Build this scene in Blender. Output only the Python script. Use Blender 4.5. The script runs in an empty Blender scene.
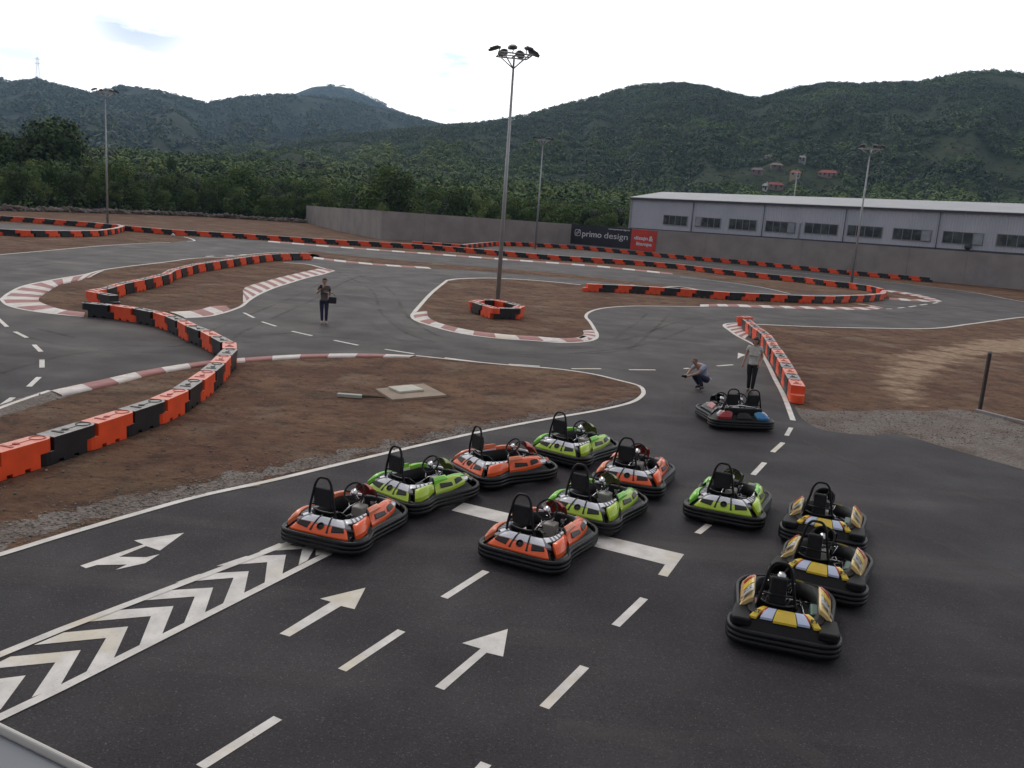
import bpy, bmesh, math, random
import numpy as np
from math import *
from mathutils import Vector, Matrix, noise
random.seed(7); rng = np.random.default_rng(7)
scene = bpy.context.scene
COL = scene.collection

# ------------------------------------------------------------ camera model
F = 885; PIT = radians(11.37); ROL = radians(4.12); H = 5.2
f0 = Vector((0, cos(PIT), -sin(PIT))); _r = Vector((1, 0, 0)); _u = Vector((0, sin(PIT), cos(PIT)))
cr = _r*cos(ROL) + _u*sin(ROL); cu = _u*cos(ROL) - _r*sin(ROL)
def ray(x, y): return f0 + cr*((x-512)/F) + cu*((384-y)/F)
def G(x, y, z=0.0):
    d = ray(x, y); t = (z-H)/d.z
    return Vector((d.x*t, d.y*t))
def hgt(xb, yb, yt):
    X, Y = G(xb, yb); lo, hi = 0, 60
    for _ in range(40):
        m = (lo+hi)/2
        if proj(X, Y, m)[1] > yt: lo = m
        else: hi = m
    return lo
def proj(X, Y, Z):
    p = Vector((X, Y, Z-H)); d = p.dot(f0)
    return 512+F*p.dot(cr)/d, 384-F*p.dot(cu)/d
def hor(x): return 384 - F*tan(PIT)/cos(ROL) + (x-512)*tan(ROL)

cam = bpy.data.cameras.new('camera'); camo = bpy.data.objects.new('camera', cam); COL.objects.link(camo)
M = Matrix.Identity(4)
for i, v in enumerate((cr, cu, -f0)):
    for j in range(3): M[j][i] = v[j]
M[2][3] = H
camo.matrix_world = M
cam.sensor_width = 36; cam.lens = F/1024*36; cam.clip_start = 0.05; cam.clip_end = 20000
scene.camera = camo
scene.render.resolution_x = 1024; scene.render.resolution_y = 768

# ------------------------------------------------------------ materials
def new_mat(name):
    m = bpy.data.materials.new(name); m.use_nodes = True
    nt = m.node_tree; b = nt.nodes['Principled BSDF']
    return m, nt, b
def N(nt, t, **k):
    n = nt.nodes.new(t)
    for a, v in k.items():
        if a.startswith('i_'): n.inputs[a[2:].replace('_', ' ')].default_value = v
        else: setattr(n, a, v)
    return n
def mat(name, col, rough=0.6, var=0.12, scale=6.0, bump=0.0, bscale=None, metal=0.0, spec=0.5, coat=0.0, detail=5, space='Object', alt=None, altmix=(0.45, 0.62)):
    m, nt, b = new_mat(name); L = nt.links
    tc = N(nt, 'ShaderNodeTexCoord')
    nz = N(nt, 'ShaderNodeTexNoise'); nz.inputs['Scale'].default_value = scale; nz.inputs['Detail'].default_value = detail
    L.new(tc.outputs[space], nz.inputs['Vector'])
    rp = N(nt, 'ShaderNodeValToRGB')
    e = rp.color_ramp.elements
    if alt is None:
        e[0].position = .3; e[1].position = .7
        e[0].color = (*[c*(1-var) for c in col], 1); e[1].color = (*[min(1, c*(1+var)) for c in col], 1)
    else:
        e[0].position, e[1].position = altmix
        e[0].color = (*col, 1); e[1].color = (*alt, 1)
    L.new(nz.outputs[0], rp.inputs[0]); L.new(rp.outputs[0], b.inputs['Base Color'])
    b.inputs['Roughness'].default_value = rough; b.inputs['Metallic'].default_value = metal
    b.inputs['Specular IOR Level'].default_value = spec
    if coat: b.inputs['Coat Weight'].default_value = coat; b.inputs['Coat Roughness'].default_value = .08
    if bump:
        n2 = N(nt, 'ShaderNodeTexNoise'); n2.inputs['Scale'].default_value = bscale or scale*6; n2.inputs['Detail'].default_value = 6
        L.new(tc.outputs[space], n2.inputs['Vector'])
        bp = N(nt, 'ShaderNodeBump'); bp.inputs['Strength'].default_value = bump; bp.inputs['Distance'].default_value = .05
        L.new(n2.outputs[0], bp.inputs['Height']); L.new(bp.outputs[0], b.inputs['Normal'])
    return m
def mixc(nt, a, b, fac, blend='MIX'):
    n = nt.nodes.new('ShaderNodeMix'); n.data_type = 'RGBA'; n.blend_type = blend
    for s, v in ((6, a), (7, b), (0, fac)):
        if isinstance(v, (tuple, list)): n.inputs[s].default_value = (*v, 1)
        elif isinstance(v, (int, float)): n.inputs[s].default_value = v
        else: nt.links.new(v, n.inputs[s])
    return n.outputs[2]
def noisef(nt, vec, scale, detail=5, lo=.4, hi=.6, rough=.55):
    n = nt.nodes.new('ShaderNodeTexNoise'); n.inputs['Scale'].default_value = scale; n.inputs['Detail'].default_value = detail
    n.inputs['Roughness'].default_value = rough
    nt.links.new(vec, n.inputs['Vector'])
    mr = nt.nodes.new('ShaderNodeMapRange'); mr.inputs[1].default_value = lo; mr.inputs[2].default_value = hi
    nt.links.new(n.outputs[0], mr.inputs[0]); return mr.outputs[0]
def mathn(nt, op, a, b=None):
    n = nt.nodes.new('ShaderNodeMath'); n.operation = op
    for i, v in enumerate((a, b)):
        if v is None: continue
        if isinstance(v, (int, float)): n.inputs[i].default_value = v
        else: nt.links.new(v, n.inputs[i])
    return n.outputs[0]

def dirt_mat(name, sandy=None, floor=False):
    m, nt, b = new_mat(name); L = nt.links
    tc = N(nt, 'ShaderNodeTexCoord'); v = tc.outputs['Object']
    c = mixc(nt, (.130, .066, .042), (.215, .122, .074), noisef(nt, v, .28, 7, .36, .64, .62)); c = mixc(nt, c, (.130, .092, .056), mathn(nt, 'MULTIPLY', noisef(nt, v, .17, 6, .54, .68), .5))
    c = mixc(nt, c, (.060, .036, .028), noisef(nt, v, 1.3, 8, .46, .68, .7))
    c = mixc(nt, c, (.27, .185, .125), noisef(nt, v, .33, 8, .52, .70, .7))
    c = mixc(nt, c, (.20, .16, .13), noisef(nt, v, 9, 3, .66, .74))
    c = mixc(nt, c, (.045, .032, .025), noisef(nt, v, 5, 5, .58, .72))
    # a little sprouting weed
    c = mixc(nt, c, (.090, .088, .040), mathn(nt, 'MULTIPLY', noisef(nt, v, .5, 5, .56, .70), noisef(nt, v, 6, 4, .50, .62)))
    if sandy:
        nz = nt.nodes.new('ShaderNodeTexNoise'); nz.inputs['Scale'].default_value = 1.1; nz.inputs['Detail'].default_value = 8; nz.inputs['Roughness'].default_value = .7
        L.new(v, nz.inputs['Vector'])
        tot = None
        for (px, py, r) in sandy:
            d = nt.nodes.new('ShaderNodeVectorMath'); d.operation = 'DISTANCE'; d.inputs[1].default_value = (px, py, 0)
            L.new(v, d.inputs[0])
            q = mathn(nt, 'SUBTRACT', r, d.outputs['Value'])
            tot = q if tot is None else mathn(nt, 'MAXIMUM', tot, q)
        tot = mathn(nt, 'ADD', tot, mathn(nt, 'MULTIPLY', mathn(nt, 'SUBTRACT', nz.outputs[0], .55), 2.6))
        mr = nt.nodes.new('ShaderNodeMapRange'); mr.inputs[1].default_value = 0; mr.inputs[2].default_value = .7; L.new(tot, mr.inputs[0])
        c = mixc(nt, c, mixc(nt, (.30, .20, .13), (.40, .29, .20), noisef(nt, v, 2.2, 6, .4, .6)), mr.outputs[0])
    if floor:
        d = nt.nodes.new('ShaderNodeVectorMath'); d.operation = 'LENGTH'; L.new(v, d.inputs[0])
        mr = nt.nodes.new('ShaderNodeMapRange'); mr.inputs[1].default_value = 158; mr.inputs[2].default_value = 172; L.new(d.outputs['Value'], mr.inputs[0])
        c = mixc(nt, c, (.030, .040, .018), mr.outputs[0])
    L.new(c, b.inputs['Base Color']); b.inputs['Roughness'].default_value = .95; b.inputs['Specular IOR Level'].default_value = .2
    n2 = N(nt, 'ShaderNodeTexNoise'); n2.inputs['Scale'].default_value = 3.2; n2.inputs['Detail'].default_value = 9; n2.inputs['Roughness'].default_value = .65
    L.new(v, n2.inputs['Vector'])
    bp = N(nt, 'ShaderNodeBump'); bp.inputs['Strength'].default_value = 1; bp.inputs['Distance'].default_value = .22
    L.new(n2.outputs[0], bp.inputs['Height']); L.new(bp.outputs[0], b.inputs['Normal'])
    return m
def gravel_mat():
    m, nt, b = new_mat('crushed gravel'); L = nt.links
    tc = N(nt, 'ShaderNodeTexCoord'); v = tc.outputs['Object']
    vo = N(nt, 'ShaderNodeTexVoronoi'); vo.inputs['Scale'].default_value = 22; L.new(v, vo.inputs['Vector'])
    rp = N(nt, 'ShaderNodeValToRGB'); e = rp.color_ramp.elements
    e[0].color = (.095, .078, .066, 1); e[1].color = (.25, .215, .19, 1)
    L.new(vo.outputs['Color'], rp.inputs[0])
    c = mixc(nt, rp.outputs[0], (.115, .08, .06), noisef(nt, v, .9, 6, .46, .66))
    c = mixc(nt, c, (.30, .27, .25), noisef(nt, v, 14, 3, .60, .72))
    L.new(c, b.inputs['Base Color']); b.inputs['Roughness'].default_value = .9
    bp = N(nt, 'ShaderNodeBump'); bp.inputs['Strength'].default_value = 1; bp.inputs['Distance'].default_value = .04
    L.new(vo.outputs['Distance'], bp.inputs['Height']); L.new(bp.outputs[0], b.inputs['Normal'])
    return m
def asphalt_mat():
    m, nt, b = new_mat('asphalt'); L = nt.links
    tc = N(nt, 'ShaderNodeTexCoord'); v = tc.outputs['Object']
    c = mixc(nt, (.024, .0205, .025), (.038, .033, .037), noisef(nt, v, .16, 6, .38, .62))
    c = mixc(nt, c, (.016, .015, .017), noisef(nt, v, 42, 5, .50, .64))
    c = mixc(nt, c, (.17, .16, .155), mathn(nt, 'MULTIPLY', noisef(nt, v, 48, 3, .60, .72), .5))
    # the asphalt farther out is lighter and greyer than the near paddock apron
    sx = N(nt, 'ShaderNodeSeparateXYZ'); L.new(v, sx.inputs[0])
    mr = N(nt, 'ShaderNodeMapRange'); mr.inputs[1].default_value = 20; mr.inputs[2].default_value = 34; mr.interpolation_type = 'SMOOTHSTEP'
    w = noisef(nt, v, .12, 4, 0, 1)
    L.new(mathn(nt, 'ADD', sx.outputs[1], mathn(nt, 'MULTIPLY', mathn(nt, 'SUBTRACT', w, .5), 14)), mr.inputs[0])
    c = mixc(nt, c, mixc(nt, mixc(nt, (.050, .044, .046), (.080, .071, .070), noisef(nt, v, .10, 7, .36, .64, .6)), (.125, .110, .100), mathn(nt, 'MULTIPLY', noisef(nt, v, .33, 8, .52, .72, .65), .7)), mr.outputs[0])
    # long wheel-polished sweeps and dusty patches
    mp = N(nt, 'ShaderNodeMapping'); mp.inputs['Rotation'].default_value = (0, 0, .5); mp.inputs['Scale'].default_value = (.07, .7, 1)
    L.new(v, mp.inputs[0])
    c = mixc(nt, c, (.14, .122, .112), mathn(nt, 'MULTIPLY', noisef(nt, mp.outputs[0], 1.0, 6, .55, .75), .28))
    c = mixc(nt, c, (.12, .08, .06), mathn(nt, 'MULTIPLY', noisef(nt, v, .45, 7, .62, .78), .15))
    L.new(c, b.inputs['Base Color'])
    rr = N(nt, 'ShaderNodeMapRange'); rr.inputs[3].default_value = .62; rr.inputs[4].default_value = .85
    L.new(noisef(nt, v, .5, 5, .3, .7), rr.inputs[0]); L.new(rr.outputs[0], b.inputs['Roughness'])
    b.inputs['Specular IOR Level'].default_value = .24
    n2 = N(nt, 'ShaderNodeTexNoise'); n2.inputs['Scale'].default_value = 70; n2.inputs['Detail'].default_value = 4
    L.new(v, n2.inputs['Vector'])
    bp = N(nt, 'ShaderNodeBump'); bp.inputs['Strength'].default_value = .5; bp.inputs['Distance'].default_value = .01
    L.new(n2.outputs[0], bp.inputs['Height']); L.new(bp.outputs[0], b.inputs['Normal'])
    return m
def paint_mat(name, col, worn=.45):
    m, nt, b = new_mat(name); L = nt.links
    tc = N(nt, 'ShaderNodeTexCoord'); v = tc.outputs['Object']
    c = mixc(nt, col, [k*.72 for k in col], noisef(nt, v, 3, 6, .35, .7))
    c = mixc(nt, c, (.09, .08, .075), mathn(nt, 'MULTIPLY', noisef(nt, v, 38, 5, .60, .74), worn))
    c = mixc(nt, c, [col[0]*.8, col[1]*.72, col[2]*.5], mathn(nt, 'MULTIPLY', noisef(nt, v, .9, 4, .52, .66), .5))
    L.new(c, b.inputs['Base Color']); b.inputs['Roughness'].default_value = .7
    return m

A_DIRT = dirt_mat('reddish bare soil')
A_ASPH = asphalt_mat(); A_GRAV = gravel_mat()
WHITE = paint_mat('white road paint', (.74, .71, .67)); KRED = paint_mat('worn red kerb paint', (.37, .15, .14), .6)
KWHITE = paint_mat('white kerb paint', (.72, .67, .64), .5)
ORANGE = mat('orange moulded plastic', (.82, .082, .018), .40, .10, 3, .15, 30)
BLACKP = mat('black moulded plastic', (.014, .014, .017), .38, .3, 3, .15, 30)
BPLAST = mat('satin black plastic', (.0065, .0065, .008), .40, .4, 8, .2, 30, spec=.32)
RUBBER = mat('tyre rubber', (.022, .020, .019), .8, .2, 20)
CHROME = mat('polished steel', (.62, .62, .64), .22, .1, 20, metal=1)
ALU = mat('brushed aluminium', (.5, .5, .52), .4, .1, 12, metal=1)
STEEL = mat('galvanised steel', (.36, .37, .38), .5, .12, 2, metal=.55)
DSTEEL = mat('dark lamp housing', (.035, .035, .04), .5, .2, 6)
GLASSP = mat('lamp glass', (.25, .26, .28), .15, .1, 5)
CONC = mat('cast concrete', (.250, .228, .220), .9, .16, .5, .4, 9, alt=(.315, .290, .278), altmix=(.35, .65))
CONC2 = mat('pale concrete patch', (.27, .255, .25), .9, .1, 1.2, .3, 9)

# ------------------------------------------------------------ object helpers
def link(name, me, m=None, parent=None, loc=None):
    o = bpy.data.objects.new(name, me); COL.objects.link(o)
    if m is not None:
        for k in (m if isinstance(m, (list, tuple)) else [m]): me.materials.append(k)
    if parent: o.parent = parent
    if loc is not None: o.location = loc
    return o
def tag(o, label=None, cat=None, group=None, kind=None):
    if label: o['label'] = label
    if cat: o['category'] = cat
    if group: o['group'] = group
    if kind: o['kind'] = kind
    return o
def empty(name, loc=(0, 0, 0), rz=0, label=None, cat=None, group=None):
    o = bpy.data.objects.new(name, None); COL.objects.link(o); o.location = loc; o.rotation_euler = (0, 0, rz); o.empty_display_size = .2
    return tag(o, label, cat, group)
def copy_tree(o, parent=None, pinv=False):
    c = o.copy(); COL.objects.link(c)
    if parent: c.parent = parent
    for ch in list(o.children): copy_tree(ch, c)
    return c
def mesh_np(name, V, Fq, mi=None, smooth=False):
    me = bpy.data.meshes.new(name); V = np.asarray(V, dtype=np.float32); Fq = np.asarray(Fq, dtype=np.int32)
    n, k = Fq.shape
    me.vertices.add(len(V)); me.vertices.foreach_set('co', V.ravel())
    me.loops.add(n*k); me.loops.foreach_set('vertex_index', Fq.ravel())
    me.polygons.add(n); me.polygons.foreach_set('loop_start', np.arange(n, dtype=np.int32)*k)
    me.polygons.foreach_set('loop_total', np.full(n, k, dtype=np.int32))
    if mi is not None: me.polygons.foreach_set('material_index', np.asarray(mi, dtype=np.int32))
    if smooth: me.polygons.foreach_set('use_smooth', np.ones(n, dtype=bool))
    me.update(); return me
class MB:
    """collects faces for ONE mesh"""
    def __init__(s): s.v = []; s.f = []; s.m = []; s.sm = []
    def add(s, V, Fs, mi=0, smooth=False, M=None):
        b = len(s.v)
        for p in V:
            p = Vector(p); s.v.append(tuple(M @ p) if M else tuple(p))
        for f in Fs: s.f.append([b+i for i in f]); s.m.append(mi); s.sm.append(smooth)
    def box(s, x0, x1, y0, y1, z0, z1, mi=0, M=None):
        V = [(x0,y0,z0),(x1,y0,z0),(x1,y1,z0),(x0,y1,z0),(x0,y0,z1),(x1,y0,z1),(x1,y1,z1),(x0,y1,z1)]
        s.add(V, [(3,2,1,0),(4,5,6,7),(0,1,5,4),(1,2,6,5),(2,3,7,6),(3,0,4,7)], mi, False, M)
    def prism(s, pts, z0, z1, mi=0, M=None):
        n = len(pts)
        V = [(p[0], p[1], z0) for p in pts]+[(p[0], p[1], z1) for p in pts]
        s.add(V, [tuple(range(n))[::-1], tuple(range(n, 2*n))]+[(i, (i+1) % n, n+(i+1) % n, n+i) for i in range(n)], mi, False, M)
    def tube(s, pts, r, n=8, mi=0, closed=False, caps=True, M=None, smooth=True):
        pts = [Vector(p) for p in pts]; K = len(pts)
        rs = r if isinstance(r, (list, tuple)) else [r]*K
        V = []; up = None
        for i, p in enumerate(pts):
            a = pts[(i-1) % K] if (closed or i > 0) else p; b = pts[(i+1) % K] if (closed or i < K-1) else p
            t = (b-a).normalized()
            if up is None:
                up = Vector((0, 0, 1)) if abs(t.z) < .9 else Vector((1, 0, 0))
            x = t.cross(up).normalized(); up = x.cross(t).normalized()
            for k in range(n):
                q = 2*pi*k/n; V.append(p+x*(rs[i]*cos(q))+up*(rs[i]*sin(q)))
        Fs = []
        for i in range(K if closed else K-1):
            for k in range(n):
                j = (i+1) % K; Fs.append((i*n+k, i*n+(k+1) % n, j*n+(k+1) % n, j*n+k))
        if caps and not closed:
            Fs.append(tuple(range(n))[::-1]); Fs.append(tuple((K-1)*n+k for k in range(n)))
        s.add(V, Fs, mi, smooth, M)
    def cyl(s, c, r, h, n=16, axis='z', mi=0, r2=None, M=None):
        c = Vector(c); d = {'x': Vector((1,0,0)), 'y': Vector((0,1,0)), 'z': Vector((0,0,1))}[axis]
        s.tube([c-d*h/2, c+d*h/2], [r, r2 if r2 is not None else r], n, mi, False, True, M)
    def build(s, name, m, parent=None, bevel=0, seg=2, loc=None):
        me = bpy.data.meshes.new(name); me.from_pydata(s.v, [], s.f); 
        me.polygons.foreach_set('material_index', s.m); me.polygons.foreach_set('use_smooth', s.sm)
        me.update()
        if bevel:
            bm = bmesh.new(); bm.from_mesh(me); bmesh.ops.remove_doubles(bm, verts=bm.verts, dist=1e-5)
            es = [e for e in bm.edges if len(e.link_faces) == 2 and e.calc_face_angle(0) > .6]
            bmesh.ops.bevel(bm, geom=es, offset=bevel, segments=seg, affect='EDGES', profile=.5, clamp_overlap=True)
            bm.to_mesh(me); bm.free()
        return link(name, me, m, parent, loc)
def catmull(P, step=None, n=8, closed=False):
    P = [Vector(p) for p in P]; K = len(P); out = []
    for i in range(K if closed else K-1):
        p0 = P[(i-1) % K] if (closed or i > 0) else P[0]*2-P[1]
        p1 = P[i]; p2 = P[(i+1) % K]
        p3 = P[(i+2) % K] if (closed or i < K-2) else P[-1]*2-P[-2]
        # centripetal to avoid loops
        def tj(ti, a, b): return ti+max(1e-6, (b-a).length)**.5
        t0 = 0; t1 = tj(t0, p0, p1); t2 = tj(t1, p1, p2); t3 = tj(t2, p2, p3)
        nn = n if step is None else max(1, int(ceil((p2-p1).length/step)))
        for k in range(nn):
            t = t1+(t2-t1)*k/nn
            A1 = p0*((t1-t)/(t1-t0))+p1*((t-t0)/(t1-t0)); A2 = p1*((t2-t)/(t2-t1))+p2*((t-t1)/(t2-t1)); A3 = p2*((t3-t)/(t3-t2))+p3*((t-t2)/(t3-t2))
            B1 = A1*((t2-t)/(t2-t0))+A2*((t-t0)/(t2-t0)); B2 = A2*((t3-t)/(t3-t1))+A3*((t-t1)/(t3-t1))
            out.append(B1*((t2-t)/(t2-t1))+B2*((t-t1)/(t2-t1)))
    if not closed: out.append(P[-1])
    return out
def PX(pts, z=0): return [G(x, y, z) for x, y in pts]
def V3(p, z=0): return Vector((p[0], p[1], z))

def sheet(name, pts2, z, m, thick=0.0, jag=0.0):
    """flat ground polygon from ground points (triangulated)"""
    bm = bmesh.new(); P = []
    K = len(pts2)
    for i, p in enumerate(pts2):
        a = pts2[i-1]; b = pts2[(i+1) % K]; t = Vector((b[0]-a[0], b[1]-a[1])).normalized()
        o = jag*(noise.noise(Vector((p[0]*2.3, p[1]*2.3, 5)))+.6*noise.noise(Vector((p[0]*7, p[1]*7, 1))))
        P.append((p[0]-t.y*o, p[1]+t.x*o))
    vs = [bm.verts.new((p[0], p[1], z)) for p in P]
    es = [bm.edges.new((vs[i], vs[(i+1) % K])) for i in range(K)]
    bmesh.ops.triangle_fill(bm, use_beauty=True, use_dissolve=False, edges=es, normal=(0, 0, 1))
    if thick:
        n = len(vs); lo = [bm.verts.new((v.co.x, v.co.y, z-thick)) for v in vs]
        for i in range(n): bm.faces.new((vs[i], lo[i], lo[(i+1) % n], vs[(i+1) % n]))
    bmesh.ops.recalc_face_normals(bm, faces=bm.faces)
    for f in bm.faces:
        if abs(f.normal.z) > .5 and f.normal.z < 0: f.normal_flip()
    me = bpy.data.meshes.new(name); bm.to_mesh(me); bm.free()
    o = link(name, me, m); tag(o, kind='structure'); return o
def dens(pts2, step=.5, closed=False):
    return [Vector((p.x, p.y)) for p in catmull([V3(p) for p in pts2], step=step, closed=closed)]
def ribbon(name, pts2, w, z, m, side=0.0, smooth=True, top=0.0, step=.35):
    """painted line: strip of width w along ground points; side shifts it"""
    P = dens(pts2, step) if smooth else [Vector(p) for p in pts2]
    L = []; R = []
    for i, p in enumerate(P):
        a = P[max(0, i-1)]; b = P[min(len(P)-1, i+1)]; t = (b-a).normalized(); n = Vector((-t.y, t.x))
        L.append(p+n*(w/2+side)); R.append(p+n*(-w/2+side))
    V = [(p.x, p.y, z) for p in L]+[(p.x, p.y, z) for p in R]; k = len(P)
    o = link(name, mesh_np(name, V, [(k+i, k+i+1, i+1, i) for i in range(k-1)]), m); tag(o, kind='structure'); return o
def arc_pts(P, n):
    d = [0]
    for i in range(len(P)-1): d.append(d[-1]+(P[i+1]-P[i]).length)
    out = []; j = 0
    for k in range(n+1):
        s = d[-1]*k/n
        while j < len(P)-2 and d[j+1] < s: j += 1
        t = (s-d[j])/max(1e-6, d[j+1]-d[j]); out.append(P[j].lerp(P[j+1], min(1, t)))
    return out, d[-1]
def kerb(outer, inner, length, name='kerb', z=.012, h=.035, first=0, mats=None):
    """painted concrete kerb between two edge lines, alternating blocks, slightly crowned"""
    A = dens(outer, .2); B = dens(inner, .2)
    _, tot = arc_pts(A, 4); nb = max(2, round(tot/length)); sub = 3
    A, _ = arc_pts(A, nb*sub); B, _ = arc_pts(B, nb*sub)
    V = []; Fs = []; mi = []
    for a, b in zip(A, B):
        d = (b-a); V += [(a.x, a.y, z), (a.x+d.x*.15, a.y+d.y*.15, z+h*.6), (a.x+d.x*.6, a.y+d.y*.6, z+h), (b.x, b.y, z+h), (b.x, b.y, z-.02)]
    for i in range(nb*sub):
        for k in range(4):
            Fs.append((i*5+k, i*5+k+1, i*5+5+k+1, i*5+5+k)); mi.append((i//sub+first) % 2)
    me = mesh_np(name, V, Fs, mi); bm = bmesh.new(); bm.from_mesh(me); bmesh.ops.recalc_face_normals(bm, faces=bm.faces)
    up = sum(f.normal.z for f in bm.faces)
    if up < 0: bmesh.ops.reverse_faces(bm, faces=bm.faces)
    bm.to_mesh(me); bm.free()
    o = link(name, me, mats or [KWHITE, KRED]); tag(o, kind='structure'); return o
def offs(pts2, d):
    P = [Vector(p) for p in pts2]; out = []
    for i, p in enumerate(P):
        a = P[max(0, i-1)]; b = P[min(len(P)-1, i+1)]; t = (b-a).normalized(); out.append(p+Vector((-t.y, t.x))*d)
    return out

# ------------------------------------------------------------ sky, sun, air
w = bpy.data.worlds.new('World'); scene.world = w; w.use_nodes = True
nt = w.node_tree; bg = nt.nodes['Background']; bg.inputs['Strength'].default_value = .1
SUN_AZ, SUN_EL = radians(-22), radians(48)
sky = nt.nodes.new('ShaderNodeTexSky'); sky.sky_type = 'NISHITA'; sky.sun_disc = False
sky.sun_elevation = SUN_EL; sky.sun_rotation = SUN_AZ
tc = nt.nodes.new('ShaderNodeTexCoord')
mp = nt.nodes.new('ShaderNodeMapping'); mp.inputs['Scale'].default_value = (1, 1, 4.5); nt.links.new(tc.outputs['Generated'], mp.inputs[0])
thin = noisef(nt, mp.outputs[0], 3.4, 7, .30, .44, .55)
shade = noisef(nt, mp.outputs[0], 1.6, 5, .35, .68, .5)
sx = nt.nodes.new('ShaderNodeSeparateXYZ'); nt.links.new(tc.outputs['Generated'], sx.inputs[0])
mr = nt.nodes.new('ShaderNodeMapRange'); mr.inputs[1].default_value = .05; mr.inputs[2].default_value = .55; nt.links.new(sx.outputs[0], mr.inputs[0])
cl = mixc(nt, (22.5, 21.6, 20.4), (17.0, 16.8, 17.0), mathn(nt, 'MULTIPLY', mr.outputs[0], mathn(nt, 'ADD', .55, mathn(nt, 'MULTIPLY', shade, .45))))
cl = mixc(nt, (14.5, 15.3, 16.6), cl, thin)
# a few bluish gaps in the cloud low over the mountains
streak = noisef(nt, mp.outputs[0], 7.5, 6, .46, .60, .6)
for (px_, py_, lo_, col_) in ((455, 80, .9985, (10.5, 12.6, 14.4)), (500, 108, .9985, (12.4, 13.8, 15.2)), (140, 4, .9975, (9.6, 10.4, 12.6)), (760, 92, .9985, (13.6, 14.4, 15.6))):
    dv_ = nt.nodes.new('ShaderNodeVectorMath'); dv_.operation = 'DOT_PRODUCT'; dv_.inputs[1].default_value = ray(px_, py_).normalized(); nt.links.new(tc.outputs['Generated'], dv_.inputs[0])
    m_ = nt.nodes.new('ShaderNodeMapRange'); m_.inputs[1].default_value = lo_; m_.inputs[2].default_value = 1.0; m_.interpolation_type = 'SMOOTHSTEP'; nt.links.new(dv_.outputs['Value'], m_.inputs[0])
    cl = mixc(nt, cl, col_, mathn(nt, 'MULTIPLY', m_.outputs[0], streak))
# a cloud deck thins a little overhead
top = nt.nodes.new('ShaderNodeMapRange'); top.inputs[1].default_value = .22; top.inputs[2].default_value = .62; nt.links.new(sx.outputs[2], top.inputs[0])
cl = mixc(nt, cl, (7.2, 6.9, 6.8), top.outputs[0])
# the deck is thick and dark on the side away from the low bright horizon
bk = nt.nodes.new('ShaderNodeMapRange'); bk.inputs[1].default_value = .62; bk.inputs[2].default_value = -.5; bk.interpolation_type = 'SMOOTHSTEP'; nt.links.new(sx.outputs[1], bk.inputs[0])
cl = mixc(nt, cl, (4.3, 4.05, 4.1), bk.outputs[0])
fin = mixc(nt, sky.outputs[0], cl, .93)
nt.links.new(fin, bg.inputs['Color'])
sl = bpy.data.lights.new('sun', 'SUN'); sl.energy = .7; sl.angle = radians(18); sl.color = (1, .95, .88)
so = bpy.data.objects.new('sun', sl); COL.objects.link(so)
S = Vector((sin(SUN_AZ)*cos(SUN_EL), cos(SUN_AZ)*cos(SUN_EL), sin(SUN_EL)))
so.rotation_euler = S.to_track_quat('Z', 'Y').to_euler(); so.location = (0, 0, 50)
scene.view_settings.view_transform = 'Standard'; scene.view_settings.look = 'None'
scene.view_settings.exposure = .16; scene.view_settings.gamma = 1

# ------------------------------------------------------------ ground
def terr(x, y):
    r = hypot(x, y)
    if y < 0: return 0.0
    t = max(0.0, r-170); a = atan2(x, y)
    k = .045 if a < .18 else .045*max(0.2, 1-(a-.18)*2.2)
    return min(t, 260)*k*(min(1, t/60))+ (noise.noise(Vector((x*.02, y*.02, 3)))*min(1, t/80)*1.5)
rings = list(np.linspace(2, 30, 8))+list(np.linspace(40, 170, 14))+list(np.linspace(180, 460, 24))+[520, 700, 1200, 2500, 4100]
NA = 144; V = [(0, 0, 0)]; Fs = []
for r in rings:
    for k in range(NA):
        a = 2*pi*k/NA; x, y = r*sin(a), r*cos(a); V.append((x, y, terr(x, y) if r < 600 else 0))
bm = bmesh.new(); vs = [bm.verts.new(v) for v in V]
for k in range(NA): bm.faces.new((vs[0], vs[1+(k+1) % NA], vs[1+k]))
for i in range(len(rings)-1):
    for k in range(NA):
        a = 1+i*NA+k; b = 1+i*NA+(k+1) % NA; bm.faces.new((vs[a], vs[b], vs[b+NA], vs[a+NA]))
me = bpy.data.meshes.new('ground'); bm.to_mesh(me); bm.free()
sand = []
for px, py, r in ((912, 404, .5), (925, 406, .5), (935, 408, .35), (908, 398, .9), (903, 391, 1.1), (900, 384, 1.2), (903, 377, 1.4), (910, 371, 1.6), (918, 365, 1.7), (928, 359, 1.8), (942, 354.5, 1.8), (962, 351, 1.8), (985, 348.5, 2.0), (1008, 347, 2.4), (1035, 346, 2.8), (1065, 345, 3.0), (888, 355, .5), (1000, 343, 1.8)):
    q = G(px, py); sand.append((q.x, q.y, r*.88))
tag(link('ground', me, dirt_mat('reddish soil with sandy tracks', sand, True)), kind='structure')

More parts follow.
